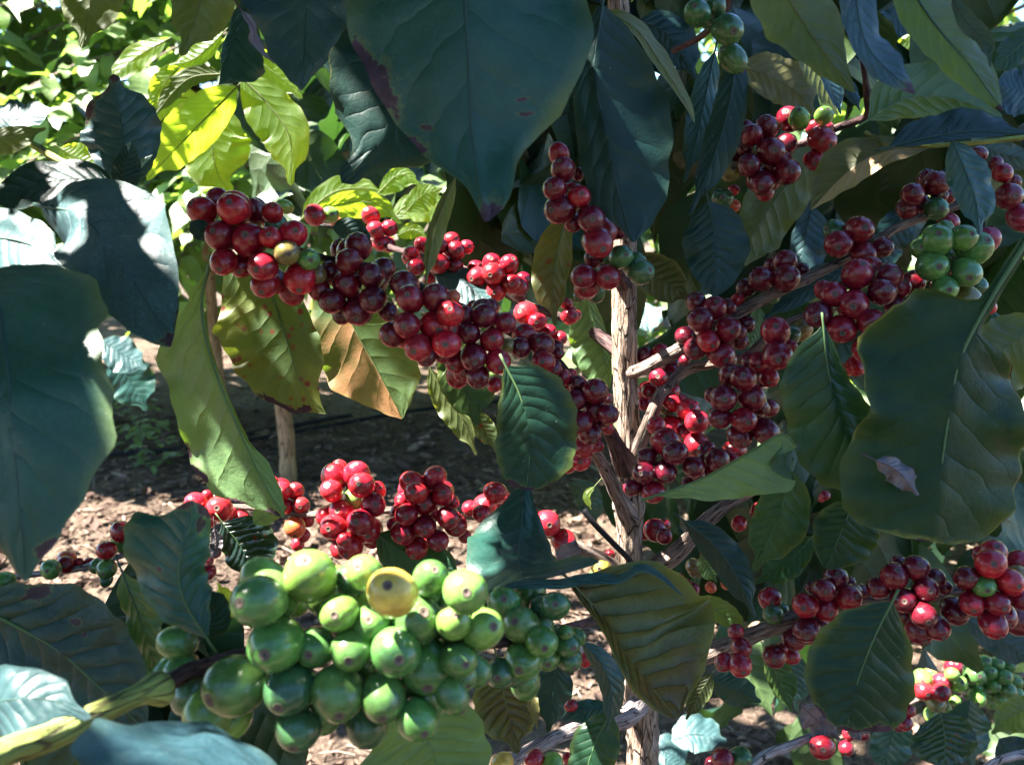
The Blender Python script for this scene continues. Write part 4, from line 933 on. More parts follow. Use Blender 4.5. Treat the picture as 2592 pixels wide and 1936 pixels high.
# ------------------------------------------------------------------ the coffee tree: trunk and branches
def bark_material(name, light, dark, crack, scale=1.0, green=None):
    N = NT(name)
    bc = N.n('Attribute', attribute_name='bark').outputs['Vector']
    st = N.n('VectorMath', operation='MULTIPLY'); N.put(st.inputs[0], bc); st.inputs[1].default_value = (1, 1, 0.16)
    a = N.noise(st.outputs[0], 260 * scale, 5, 0.62, 0.3)
    b = N.noise(bc, 60 * scale, 3)
    c = N.noise(bc, 900 * scale, 4, 0.6)
    st2 = N.n('VectorMath', operation='MULTIPLY'); N.put(st2.inputs[0], bc); st2.inputs[1].default_value = (1, 1, 0.10)
    vo = N.voro(st2.outputs[0], 330 * scale, 'DISTANCE_TO_EDGE')
    col = N.mix(N.ramp(a, 0.36, 0.62), dark, light)
    col = N.mix(N.math('MULTIPLY', N.ramp(b, 0.4, 0.7), 0.55), col, N.mix(1.0, col, (0.7, 0.55, 0.48), 'MULTIPLY'))
    col = N.mix(N.math('MULTIPLY', N.ramp(c, 0.4, 0.7), 0.3), col, N.mix(1.0, col, (1.35, 1.3, 1.25), 'MULTIPLY'))
    cm = N.math('MULTIPLY', N.ramp(vo, 0.06, 0.015), N.ramp(b, 0.30, 0.5))
    cm = N.math('MAXIMUM', cm, N.ramp(a, 0.36, 0.30))
    col = N.mix(cm, col, crack)
    if green:
        col = N.mix(N.ramp(b, 0.35, 0.65), col, green)
    h = N.math('SUBTRACT', N.math('ADD', a, N.math('MULTIPLY', c, 0.25)), N.math('MULTIPLY', cm, 0.6))
    nb = N.bump(h, 0.9, 0.0022)
    return N.done(N.principled(col, 0.82, nb, 0.25))
M_BARK = bark_material('bark_grey_tan', (0.36, 0.285, 0.225), (0.16, 0.115, 0.085), (0.030, 0.019, 0.014), 1.7)
M_TWIG = bark_material('bark_branch', (0.30, 0.24, 0.20), (0.11, 0.08, 0.07), (0.03, 0.02, 0.016), 1.4)
M_DARKTWIG = bark_material('bark_dark_stem', (0.12, 0.07, 0.065), (0.05, 0.028, 0.03), (0.02, 0.012, 0.012), 1.6)
M_PALETWIG = bark_material('bark_pale_twig', (0.42, 0.38, 0.37), (0.26, 0.22, 0.21), (0.06, 0.045, 0.04), 1.5)
M_GREENTWIG = bark_material('bark_green_stem', (0.26, 0.30, 0.08), (0.17, 0.22, 0.06), (0.10, 0.09, 0.04), 1.0)
M_BGBARK = bark_material('bark_tan_far', (0.36, 0.235, 0.125), (0.24, 0.15, 0.08), (0.07, 0.04, 0.025), 0.35)

def bark_tube(name, pts, radii, n, segs, mat, parent=None, loc=None, ridge=0.10, knots=(), seed=0, strip=1.0):
    path = catmull(pts, n)
    tab = [(i / (len(radii) - 1), r) for i, r in enumerate(radii)]
    rad = [interp(tab, i / (n - 1))[0] for i in range(n)]
    verts, faces, bark = [], [], []
    ref = Vector((0.31, -0.9, 0.2))
    A = (path[1] - path[0]).normalized().cross(ref).normalized()
    L = 0.0
    for i in range(n):
        if i: L += (path[i] - path[i - 1]).length
        T = (path[min(n - 1, i + 1)] - path[max(0, i - 1)]).normalized()
        A = (A - T * A.dot(T)).normalized(); B = T.cross(A)
        for k in range(segs):
            t = 2 * math.pi * k / segs
            r = rad[i]
            q = Vector((math.cos(t), math.sin(t), 0))
            s1 = noise.noise(Vector((q.x * 2.6 * strip, q.y * 2.6 * strip, L / rad[0] * 0.16)) + Vector((seed, 0, 0)))
            s2 = noise.noise(Vector((q.x * 6.5 * strip, q.y * 6.5 * strip, L / rad[0] * 0.42)) + Vector((0, seed, 3)))
            s3 = noise.noise(Vector((q.x * 1.0, q.y * 1.0, L / rad[0] * 0.5)) + Vector((0, 5, seed)))
            s4 = noise.noise(Vector((q.x * 13 * strip, q.y * 13 * strip, L / rad[0] * 0.9)) + Vector((2, seed, 3)))
            dr = ridge * (1.2 * s1 + 1.0 * abs(s2) + 0.45 * s4) + 0.07 * s3
            for (kl, kt, kr, ka) in knots:
                d2 = ((L - kl) / (kr)) ** 2 + ((math.atan2(math.sin(t - kt), math.cos(t - kt))) * r / kr) ** 2
                dr += ka * math.exp(-d2)
            verts.append(path[i] + (A * math.cos(t) + B * math.sin(t)) * r * (1 + dr))
            bark.append((rad[0] * math.cos(t), rad[0] * math.sin(t), L + seed * 0.37))
    for i in range(n - 1):
        for k in range(segs):
            a, b = i * segs + k, i * segs + (k + 1) % segs
            faces.append((a, b, b + segs, a + segs))
    faces.append(tuple(range(segs - 1, -1, -1)))
    faces.append(tuple((n - 1) * segs + k for k in range(segs)))
    org = Vector(loc) if loc is not None else (parent.location if parent is not None else Vector())
    me = mesh_data(name, [v - org for v in verts], faces, attrs={'bark': bark})
    return link(name, me, mat, parent, None if parent is not None else org)

def rpx(D, w):                      # half of a width read in V pixels -> metres
    return 0.5 * w * VS * D / F

tp = [(1322, -260, .478), (1338, 60, .492), (1347, 400, .506), (1350, 600, .517), (1349, 720, .522), (1353, 850, .528), (1358, 960, .533), (1359, 1100, .54), (1364, 1250, .548), (1384, 1450, .558), (1390, 1652, .57), (1400, 2050, .60)]
tpts = [P('V', x, y, d) for x, y, d in tp]
foot = tpts[-1] + Vector((0.01, 0.01, -tpts[-1].z - 0.02))
tree = empty('coffee_tree', Vector((foot.x, foot.y, 0.0)))
tag(tree, 'slender coffee tree with peeling grey bark standing in the middle of the picture', 'tree')
tw = [40, 46, 50, 52, 50, 56, 68, 70, 72, 74, 78, 84]
bark_tube('trunk', tpts + [foot.lerp(tpts[-1], .5), foot], [rpx(q[2], w) for q, w in zip(tp, tw)] + [.014, .018], 420, 56, M_BARK, tree, ridge=0.13, seed=3,
          knots=[(0.325, 0.6, .007, .35), (0.325, 4.0, .006, .3), (0.36, 2.0, .006, .35), (0.40, 3.4, .006, .25), (0.44, 1.0, .005, .3), (0.28, 3, .005, .25), (0.52, 4.6, .008, .3), (0.50, 1.7, .008, .3)])

def branch(pts, widths, mat, label, n=110, segs=18, ridge=0.16, seed=0, parent=None, name='branch'):
    P3 = [P(f, x, y, d) for f, x, y, d in pts]
    rad = [rpx(q[3], w) for q, w in zip(pts, widths)]
    o = bark_tube(name, P3, rad, n, segs, mat, parent if parent is not None else tree, ridge=ridge, seed=seed)
    if label: o['label'] = label
    return o

branch([('V', 1345, 812, .528), ('V', 1384, 798, .515), ('V', 1430, 775, .505), ('V', 1480, 748, .497), ('V', 1600, 672, .492), ('V', 1700, 622, .487), ('V', 1830, 558, .485), ('V', 1960, 482, .485), ('V', 2120, 430, .48)],
       [26, 28, 28, 27, 23, 20, 20, 18, 14], M_TWIG, 'grey branch rising right from the sunlit knot through dark clusters', seed=1)
branch([('V', 1360, 1000, .533), ('V', 1384, 955, .525), ('V', 1406, 900, .52), ('V', 1428, 850, .52), ('V', 1480, 800, .525), ('V', 1540, 785, .52), ('V', 1610, 770, .50), ('V', 1700, 700, .485), ('V', 1850, 650, .475), ('V', 2010, 600, .475)],
       [30, 28, 26, 24, 20, 18, 18, 16, 14, 12], M_TWIG, 'steep grey branch stub leaving the trunk to the right', seed=2)
branch([('V', 1366, 1290, .548), ('V', 1410, 1235, .54), ('V', 1470, 1185, .535), ('V', 1530, 1120, .535), ('V', 1620, 1060, .535), ('V', 1720, 1040, .54)],
       [52, 40, 36, 30, 24, 18], M_TWIG, 'stout fissured branch low on the right of the trunk', seed=4)
branch([('V', 1380, 1450, .555), ('V', 1480, 1430, .52), ('V', 1575, 1394, .505), ('V', 1650, 1362, .50), ('V', 1725, 1334, .50), ('V', 1860, 1300, .495), ('V', 2040, 1284, .49), ('V', 2212, 1245, .485), ('V', 2330, 1210, .48)],
       [44, 40, 38, 34, 34, 26, 24, 22, 18], M_TWIG, 'fissured brown branch carrying the lower right clusters', seed=5)
branch([('V', 1352, 1010, .53), ('V', 1315, 930, .50), ('V', 1275, 890, .475), ('V', 1200, 775, .455), ('V', 1090, 712, .44), ('V', 970, 650, .43), ('V', 830, 585, .44), ('V', 690, 555, .43), ('V', 560, 510, .43), ('V', 440, 480, .42)],
       [48, 30, 24, 18, 16, 16, 14, 14, 12, 10], M_DARKTWIG, 'dark branch hidden under the row of clusters at the upper left', seed=6)
branch([('V', 1360, 1120, .538), ('V', 1330, 1060, .525), ('V', 1300, 1000, .515), ('V', 1262, 950, .495), ('V', 1230, 900, .485)],
       [46, 32, 26, 22, 16], M_TWIG, 'short grey branch climbing left from the trunk', seed=7)
branch([('V', 1362, 1250, .548), ('V', 1250, 1180, .54), ('V', 1120, 1130, .53), ('V', 1000, 1112, .52), ('V', 840, 1102, .52), ('V', 680, 1112, .535), ('V', 560, 1098, .545), ('V', 420, 1090, .55)],
       [44, 22, 18, 16, 15, 14, 13, 10], M_TWIG, 'thin branch with the low bright red clusters', seed=8)
branch([('V', 1385, 1520, .56), ('V', 1340, 1555, .54), ('V', 1230, 1580, .50), ('V', 1104, 1643, .47), ('V', 980, 1720, .44)],
       [50, 34, 30, 26, 20], M_PALETWIG, 'pale ringed branch at the bottom left of the trunk', seed=9)
branch([('V', 1350, 620, .518), ('V', 1320, 560, .48), ('V', 1290, 500, .45), ('V', 1240, 430, .44), ('V', 1210, 330, .44)],
       [36, 18, 14, 12, 10], M_DARKTWIG, None, seed=10)
branch([('V', 1345, 760, .523), ('V', 1250, 700, .55), ('V', 1120, 650, .56), ('V', 1000, 580, .56), ('V', 860, 540, .60), ('V', 760, 500, .63), ('V', 660, 480, .63)],
       [36, 18, 15, 13, 12, 10, 8], M_DARKTWIG, None, seed=11)

def loose(label, cat, pts, widths, mat, seed, name='coffee_branch', group='branches reaching in from outside', n=110, ridge=0.1, knots=()):
    P3 = [P(f, x, y, d) for f, x, y, d in pts]
    o = bark_tube(name, P3, [rpx(q[3], w) for q, w in zip(pts, widths)], n, 18, mat, loc=P3[0], ridge=ridge, seed=seed, knots=knots)
    return tag(o, label, cat, group)

loose('thick yellow green stem entering at the bottom left with a purple end', 'branch',
      [('G', -260, 1720, .215), ('G', 60, 1560, .228), ('G', 330, 1470, .24), ('G', 620, 1330, .252), ('G', 800, 1240, .262), ('G', 1060, 1130, .275)],
      [66, 62, 58, 54, 46, 42], M_GREENTWIG, 21, ridge=0.07, n=200, knots=[(.062, a, .004, .35) for a in (0, 1.6, 3.1, 4.7)] + [(.063, 5.4, .003, .6), (.03, 2.2, .0025, .3)])
loose('purple brown stem running through the green cherry clusters', 'branch',
      [('G', 1050, 1135, .276), ('G', 1400, 990, .295), ('H', 60, 800, .315), ('H', 560, 830, .325), ('H', 1020, 860, .35), ('H', 1400, 780, .40), ('H', 1700, 700, .48)],
      [40, 34, 26, 24, 22, 20, 20], M_DARKTWIG, 22, ridge=0.08)
loose('dark stem with the highest right cherries', 'branch',
      [('C', 250, 1120, .51), ('C', 520, 1010, .51), ('C', 800, 920, .51), ('C', 1000, 830, .505), ('C', 1110, 790, .50), ('C', 1200, 740, .49), ('C', 1190, 560, .47), ('C', 1150, 300, .45)],
      [12, 13, 14, 16, 16, 18, 12, 10], M_DARKTWIG, 23)
loose('thin green twig curving under the upper right leaves', 'branch',
      [('C', 1190, 860, .45), ('C', 1260, 900, .44), ('C', 1350, 940, .43), ('C', 1560, 945, .425), ('C', 1850, 930, .425), ('C', 2330, 880, .42)],
      [9, 9, 10, 11, 11, 12], M_GREENTWIG, 24, ridge=0.04)
loose('pale cracked twig low at the right of the trunk', 'branch',
      [('I', 380, 1720, .49), ('I', 520, 1600, .495), ('I', 690, 1530, .50), ('I', 810, 1480, .505), ('I', 940, 1430, .51)],
      [22, 22, 20, 18, 16], M_PALETWIG, 25)
loose('pale twig in the bottom right corner', 'branch',
      [('I', 1940, 1690, .62), ('I', 2080, 1610, .62), ('I', 2330, 1560, .62)], [16, 18, 20], M_PALETWIG, 26)
loose('thin stem left of the curled leaf with mixed cherries', 'branch',
      [('G', -120, 470, .49), ('G', 200, 420, .485), ('G', 460, 390, .48), ('G', 620, 345, .475), ('G', 780, 300, .475), ('G', 980, 220, .49)],
      [12, 12, 14, 13, 12, 10], M_PALETWIG, 27)
loose('green twig at the left edge above the wide blue leaf', 'branch',
      [('A', 200, 930, .46), ('A', 300, 990, .455), ('A', 400, 1050, .45), ('A', 540, 1100, .445), ('A', 760, 1210, .445)],
      [16, 18, 16, 13, 12], M_GREENTWIG, 28, ridge=0.05)
loose('stem carrying the far green bunch at the right', 'branch',
      [('I', 1380, 1300, .95), ('I', 1600, 1190, .95), ('I', 1800, 1120, .95), ('I', 2050, 1100, .96), ('I', 2330, 1040, .98)],
      [10, 10, 10, 10, 11], M_TWIG, 29)
loose('dark twig deep in shade behind the green cherries at the top', 'branch',
      [('C', -60, 330, .47), ('C', 130, 230, .44), ('C', 280, 60, .425), ('C', 330, -160, .41)], [12, 13, 14, 14], M_DARKTWIG, 30)

# thin black tube and the twisted wire
tb = NT('black_plastic')
M_BLACK = tb.done(tb.principled((0.010, 0.010, 0.012), 0.75, None, 0.2))
tw_ = NT('galvanised_wire')
M_WIRE = tw_.done(tw_.principled((0.45, 0.45, 0.46), 0.38, None, 0.5, Metallic=0.8))
pt = catmull([P('H', 1570, 0, .50), P('H', 1640, 90, .50), P('H', 1760, 215, .505), P('H', 1870, 330, .515), P('H', 2000, 520, .53)], 40)
tv, tf = tube_geometry(pt, [rpx(.5, 13)] * 40, 12)
o = link('irrigation_tube', mesh_data('irrigation_tube', [v - pt[0] for v in tv], tf), M_BLACK, loc=pt[0])
tag(o, 'thin black plastic tube leaning across the lower trunk', 'tube')
wv, wf = [], []
for k in range(2):
    base = P('V', 466, 1096, 0.552); top = P('V', 456, 1028, 0.56)
    ax = (top - base)
    path = []
    for i in range(60):
        t = i / 59
        a = 2 * math.pi * 2.2 * t + k * math.pi
        path.append(base + ax * t + (RIGHT * math.cos(a) + FWD * math.sin(a)) * 0.0032 * (0.4 + abs(t - .55) * 2))
    q0 = len(wv)
    a_, b_ = tube_geometry(path, [0.0007] * 60, 6)
    wv += a_; wf += [tuple(i + q0 for i in f) for f in b_]
o = link('wire', mesh_data('wire', [v - base for v in wv], wf), M_WIRE, loc=base)
tag(o, 'twisted silver wire above the sunlit soil at the left', 'wire')
# ------------------------------------------------------------------ a few more leaves of the low neighbour, then the ground
leaf('V', [(1450, 1600), (1500, 1585), (1570, 1600)], 45, 40, 0.95, 'pale', 'bleached leaf in sun at the bottom right of the trunk', sA=0.9, sB=-0.9)
leaf('V', [(1480, 1650), (1440, 1625), (1400, 1640)], 40, 40, 0.97, 'pale', 'second bleached leaf hugging the lower trunk', sA=-0.9, sB=0.9)
leaf('V', [(2230, 1330), (2150, 1345), (2080, 1380)], 50, 40, 1.2, 'pale', 'sunlit pale leaf above the far green bunch', sA=-0.9, sB=0.9)
leaf('V', [(2080, 1360), (2060, 1400), (2065, 1440)], 40, 40, 1.15, 'lime', 'bright green leaf left of the far green bunch', flip=True)

def ground_material():
    N = NT('soil')
    tc = N.n('TexCoord').outputs['Object']
    a = N.noise(tc, 1.3, 4); b = N.noise(tc, 14, 5, 0.65); c = N.noise(tc, 90, 5, 0.65); d = N.noise(tc, 400, 3)
    col = N.mix(N.ramp(b, 0.3, 0.7), (0.034, 0.024, 0.018), (0.090, 0.064, 0.047))
    col = N.mix(N.math('MULTIPLY', N.ramp(c, 0.45, 0.68), 0.7), col, (0.20, 0.145, 0.11))
    col = N.mix(N.math('MULTIPLY', N.ramp(d, 0.4, 0.7), 0.5), col, (0.045, 0.027, 0.02))
    col = N.mix(N.math('MULTIPLY', N.ramp(a, 0.45, 0.65), 0.35), col, (0.19, 0.14, 0.10))
    h = N.math('ADD', N.math('MULTIPLY', b, 1.0), N.math('ADD', N.math('MULTIPLY', c, 0.5), N.math('MULTIPLY', d, 0.15)))
    return N.done(N.principled(col, 0.95, N.bump(h, 1.0, 0.03), 0.15))
M_SOIL = ground_material()
gn = 260
def stretch(t, k, half):
    return math.copysign((math.exp(k * abs(t)) - 1) / (math.exp(k) - 1) * half, t)
gx = [stretch(-1 + 2 * i / (gn - 1), 6.4, 600) for i in range(gn)]
gy = [1.6 + stretch(-1 + 2 * i / (gn - 1), 6.4, 600) for i in range(gn)]
gv = []
for y in gy:
    for x in gx:
        r = math.hypot(x, y - 1.6)
        f = max(0.0, 1 - r / 14)
        z = (0.030 * noise.noise(Vector((x * 2.1, y * 2.1, 1))) + 0.018 * noise.noise(Vector((x * 9, y * 9, 4))) + 0.010 * noise.noise(Vector((x * 31, y * 31, 7)))) * f
        gv.append((x, y, z))
gf = [(j * gn + i, j * gn + i + 1, (j + 1) * gn + i + 1, (j + 1) * gn + i) for j in range(gn - 1) for i in range(gn - 1)]
ground = link('ground', mesh_data('ground', gv, gf), M_SOIL)
ground['kind'] = 'structure'
def gz(x, y):
    return (0.030 * noise.noise(Vector((x * 2.1, y * 2.1, 1))) + 0.018 * noise.noise(Vector((x * 9, y * 9, 4))) + 0.010 * noise.noise(Vector((x * 31, y * 31, 7)))) * max(0.0, 1 - math.hypot(x, y - 1.6) / 14)

# litter: dead leaves, twigs and crumbs
def litter_material():
    N = NT('leaf_litter')
    r = N.n('Attribute', attribute_name='tone').outputs['Fac']
    tc = N.n('TexCoord').outputs['Object']
    cr = N.n('ValToRGB'); N.put(cr.inputs[0], r)
    el = cr.color_ramp.elements
    el[0].position, el[0].color = 0.0, (0.055, 0.032, 0.024, 1)
    el[1].position, el[1].color = 1.0, (0.27, 0.20, 0.15, 1)
    e = el.new(0.45); e.color = (0.095, 0.060, 0.043, 1)
    e = el.new(0.75); e.color = (0.16, 0.108, 0.078, 1)
    col = N.mix(0.4, cr.outputs[0], N.mix(1.0, cr.outputs[0], N.mix(N.noise(tc, 120, 3), (0.4, 0.4, 0.4), (1.6, 1.6, 1.6)), 'MULTIPLY'))
    return N.done(N.principled(col, 0.85, None, 0.25))
lr = random.Random(5)
lv, lf, lt = [], [], []
for k in range(24000):
    d = lr.uniform(0.9, 2.0) ** 2.2
    x = lr.uniform(-1, 1) * (0.4 + d * 0.62); y = 0.75 + (d - 0.8) * 0.95
    if k > 15000: x, y = lr.uniform(-1.5, .6), lr.uniform(1.5, 3.2)
    if y < 0.6 or y > 5: continue
    z = gz(x, y) + 0.004
    tone = lr.random() ** 1.4
    a = lr.uniform(0, 6.28)
    typ = lr.random()
    q0 = len(lv)
    ex = Vector((math.cos(a), math.sin(a), lr.uniform(-.35, .35))).normalized()
    ey = Vector((-math.sin(a), math.cos(a), lr.uniform(-.5, .5))).normalized()
    n_ = ex.cross(ey)
    c = Vector((x, y, z))
    if typ < 0.45:       # curled leaf flake
        L, W = lr.uniform(.008, .026) * (2.2 if lr.random() < .18 else 1), 0
        W = L * lr.uniform(.25, .5); cu = lr.uniform(.2, .9) * W
        for i in range(4):
            s = i / 3
            w = W * (0.25 + math.sin(math.pi * (0.12 + 0.76 * s)))* .5
            for v in (-1, 0, 1):
                lv.append(c + ex * (L * (s - .5)) + ey * (w * v * lr.uniform(.7, 1.2)) + n_ * (cu * (v * v * .6 + (s - .5) ** 2) + lr.uniform(0, .003)))
                lt.append(tone)
        for i in range(3):
            for v in range(2):
                b = q0 + i * 3 + v
                lf.append((b, b + 1, b + 4, b + 3))
    elif typ < 0.7:     # twig
        L, r_ = lr.uniform(.02, .09), lr.uniform(.0005, .0016)
        p2 = [c - ex * L * .5, c + ey * L * lr.uniform(-.12, .12) + n_ * .003, c + ex * L * .5]
        tv, tf = tube_geometry(p2, [r_, r_, r_ * .6], 5)
        lv += tv; lf += [tuple(i + q0 for i in f) for f in tf]; lt += [tone * .9 + .1] * len(tv)
    else:               # clod
        r_ = lr.uniform(.002, .008)
        for (i, j, k2) in ((1, 0, 0), (0, 1, 0), (-1, 0, 0), (0, -1, 0), (0, 0, 1), (.6, .6, .6), (-.5, .6, .7)):
            lv.append(c + Vector((i, j, k2 * .7)) * r_ * lr.uniform(.6, 1.3)); lt.append(tone * .5)
        lf += [tuple(q0 + i for i in f) for f in ((0, 1, 5), (1, 2, 6), (2, 3, 4), (3, 0, 4), (0, 5, 4), (1, 6, 5), (2, 4, 6), (5, 6, 4))]
o = link('leaf_litter', mesh_data('leaf_litter', lv, lf, smooth=False, attrs={'tone': lt}), litter_material())
tag(o, 'dead leaves, twigs and crumbs of soil strewn over the ground', 'litter', kind='stuff')

# ------------------------------------------------------------------ neighbouring coffee bushes
def bush_leaf_material(name, trans, top, under, tfac, rough=0.30, spec=0.65):
    N = NT(name)
    at = N.n('Attribute', attribute_name='leafco').outputs['Vector']
    sp = N.n('SeparateXYZ'); N.put(sp.inputs[0], at)
    r, m, s = sp.outputs[0], sp.outputs[1], sp.outputs[2]      # tone of the leaf, 1 on its midrib, place along it
    geo = N.n('NewGeometry').outputs['Backfacing']
    tc = N.n('TexCoord').outputs['Object']
    base = N.mix(geo, N.mix(r, tuple(q * .6 for q in top), tuple(q * 1.6 for q in top)), N.mix(r, tuple(q * .7 for q in under), tuple(q * 1.4 for q in under)))
    n1 = N.noise(tc, 60, 3)
    base = N.mix(N.math('MULTIPLY', n1, 0.6), base, N.mix(1.0, base, (1.6, 1.5, 1.3), 'MULTIPLY'))
    fr = N.math('FRACT', N.math('ADD', N.math('MULTIPLY', s, 8.0), N.math('MULTIPLY', m, 1.3)))
    dv = N.math('ABSOLUTE', N.math('SUBTRACT', fr, 0.5))
    vein = N.math('MAXIMUM', N.math('MULTIPLY', N.ramp(dv, 0.07, 0.0), 0.35), N.ramp(m, 0.90, 0.97))
    base = N.mix(N.math('MULTIPLY', vein, 0.5), base, N.mix(1.0, base, (2.0, 1.9, 1.6), 'MULTIPLY'))
    h = N.math('ADD', N.math('POWER', N.math('SINE', N.math('MULTIPLY', fr, math.pi)), 0.6), N.math('MULTIPLY', N.noise(tc, 150, 2), 0.8))
    nb = N.bump(h, 0.35, 0.0016)
    pr = N.principled(base, N.math('MULTIPLY_ADD', n1, 0.25, rough - 0.1), nb, spec)
    tl = N.n('BsdfTranslucent'); N.put(tl.inputs[0], N.mix(N.math('MULTIPLY', vein, 0.5), N.mix(r, tuple(q * .6 for q in trans), trans), tuple(q * .3 for q in trans)))
    mx = N.n('MixShader'); mx.inputs[0].default_value = tfac
    N.t.links.new(pr, mx.inputs[1]); N.t.links.new(tl.outputs[0], mx.inputs[2])
    return N.done(mx.outputs[0])
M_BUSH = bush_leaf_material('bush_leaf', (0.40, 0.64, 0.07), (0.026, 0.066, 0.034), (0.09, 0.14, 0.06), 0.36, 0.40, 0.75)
M_CROWN_SHADED = bush_leaf_material('crown_leaf_shaded', (0.06, 0.16, 0.02), (0.009, 0.030, 0.020), (0.030, 0.052, 0.020), 0.16, 0.36, 0.35)  # darker copy of the bush leaf, shade put into its colours

def add_simple_leaf(V, Fc, tone, base, dirv, up, L, W, rng, st=6, t=None):
    """one leaf of 2 x st faces: base point, direction, upper side"""
    side = dirv.cross(up).normalized()
    nrm = side.cross(dirv).normalized()
    droop = rng.uniform(.1, .5); fold = rng.uniform(.05, .3); ph = rng.random() * 6.28
    q0 = len(V)
    t = rng.random() if t is None else t
    for i in range(st + 1):
        s = i / st
        w = W * leaf_prof(min(.995, max(.02, s))) * 0.5
        mid = base + dirv * (L * s) - nrm * (droop * L * s * s) 
        wav = 0.16 * W * math.sin(9 * s + ph)
        V.append(mid + side * w + nrm * (fold * w + wav)); V.append(mid); V.append(mid - side * w + nrm * (fold * w - wav))
        tone += [(t, 0, s), (t, 1, s), (t, 0, s)]
    for i in range(st):
        b = q0 + 3 * i
        Fc.append((b, b + 1, b + 4, b + 3)); Fc.append((b + 1, b + 2, b + 5, b + 4))

def bush(label, x, y, h, spread, seed, zlow=0.35, nb=80, trunk_pts=None, group='coffee bushes in the rows behind', tr=0.022, front=1.0, ls=1.0):
    rng = random.Random(seed)
    root = empty('coffee_bush', Vector((x, y, gz(x, y) - 0.02)))
    tag(root, label, 'bush', group)
    o0 = root.location
    tops = [o0, o0 + Vector((rng.uniform(-.02, .02), rng.uniform(-.02, .02), h * .4)), o0 + Vector((rng.uniform(-.08, .08), rng.uniform(-.06, .06), h))]
    bark_tube('trunk', tops, [tr, tr * .85, tr * .3], 120, 24, M_BGBARK, root, ridge=0.05, seed=seed, knots=[(0.10, 4.4, .016, .28), (0.19, 4.6, .014, .3), (0.235, 4.2, .014, .28), (.06, 3.3, .02, .2), (.15, 5.4, .02, .25), (.3, 4.4, .014, .3)])
    V, Fc, tone = [], [], []
    tw, tf_ = [], []
    for k in range(nb):
        z = zlow + (h - zlow) * (k + rng.random()) / nb
        az = k * 2.4 + rng.uniform(-.4, .4)
        Lb = spread * (1.05 - 0.55 * (z / h) ** 2) * rng.uniform(.7, 1.1)
        if math.sin(az) < 0.2: Lb *= front
        p0 = o0 + Vector((0, 0, z))
        dv = Vector((math.cos(az), math.sin(az), rng.uniform(.05, .4)))
        path = [p0 + dv * (Lb * t) + Vector((0, 0, -0.45 * Lb * t * t)) for t in (0, .2, .4, .6, .8, 1)]
        a_, b_ = tube_geometry(path, [.006, .005, .004, .0035, .003, .002], 5)
        q = len(tw); tw += a_; tf_ += [tuple(i + q for i in f) for f in b_]
        nn = int(Lb / 0.055)
        for m in range(2, nn + 1):
            t = m / nn
            p = p0 + dv * (Lb * t) + Vector((0, 0, -0.45 * Lb * t * t))
            for sg in (-1, 1):
                if rng.random() < 0.12: continue
                out = Vector((-dv.y * sg, dv.x * sg, 0)) * rng.uniform(.5, 1) + Vector((dv.x, dv.y, 0)) * rng.uniform(.2, .9) + Vector((0, 0, rng.uniform(-.7, .25)))
                up = Vector((rng.uniform(-.4, .4), rng.uniform(-.4, .4), 1))
                Lf = rng.uniform(.085, .15) * ls
                add_simple_leaf(V, Fc, tone, p, out.normalized(), up, Lf, Lf * rng.uniform(.40, .5), rng)
    nl = len(V)
    allv = [v - o0 for v in V] + [v - o0 for v in tw]
    fo = mesh_data('foliage', allv, Fc + [tuple(i + nl for i in f) for f in tf_], attrs={'leafco': tone + [(0, 0, 0)] * len(tw), 'bark': [tuple(v) for v in allv]})
    fo.materials.append(M_BUSH); fo.materials.append(M_TWIG)
    fo.polygons.foreach_set('material_index', [0] * len(Fc) + [1] * len(tf_))
    link('foliage', fo, None, root)
    return root

b1 = on_ground('V', 617, 1046); b2 = on_ground('V', 500, 960)
bush('coffee bush whose knobbly tan trunk stands in the shaded soil', b1.x, b1.y + .05, 1.9, 0.66, 31, front=0.5, zlow=0.68, nb=84, tr=0.021)
bush('coffee bush with the slim trunk just behind the knobbly one', b2.x - .05, b2.y + .1, 2.0, 0.8, 32, zlow=0.62, nb=84, tr=0.018)
bush('sunlit coffee bush filling the upper left corner', -1.75, 3.1, 2.2, 0.9, 33, zlow=0.5, nb=84, ls=1.45, front=0.9)
bush('dark coffee bush behind the centre of the picture', 0.20, 2.9, 2.0, 0.8, 34, zlow=0.48)
bush('coffee bush behind the right clusters', 1.15, 2.45, 1.9, 0.8, 35, zlow=0.3)
bush('bright low coffee bush near the lower right edge', 0.98, 1.75, 0.95, 0.5, 36, zlow=0.12, nb=40)
bush('sunny coffee bush in the upper right corner', 1.75, 2.0, 1.9, 0.75, 37, zlow=0.4)
for i, (x, y) in enumerate([(-2.6, 3.6), (-0.2, 3.7)]):
    bush(['coffee bush at far left of the second row', 'coffee bush in the second row behind the knobbly trunk'][i], x, y, 2.1, 0.85, 40 + i, nb=56)
for i, (x, y) in enumerate([(-3.2, 5.2), (-1.9, 5.4), (-0.6, 5.3), (0.8, 5.2), (2.1, 5.4), (3.4, 5.2)]):
    bush('distant coffee bush of the last row, mostly hidden behind nearer bushes', x, y, 2.2, 0.95, 60 + i, nb=46, group='coffee bushes of the last row')

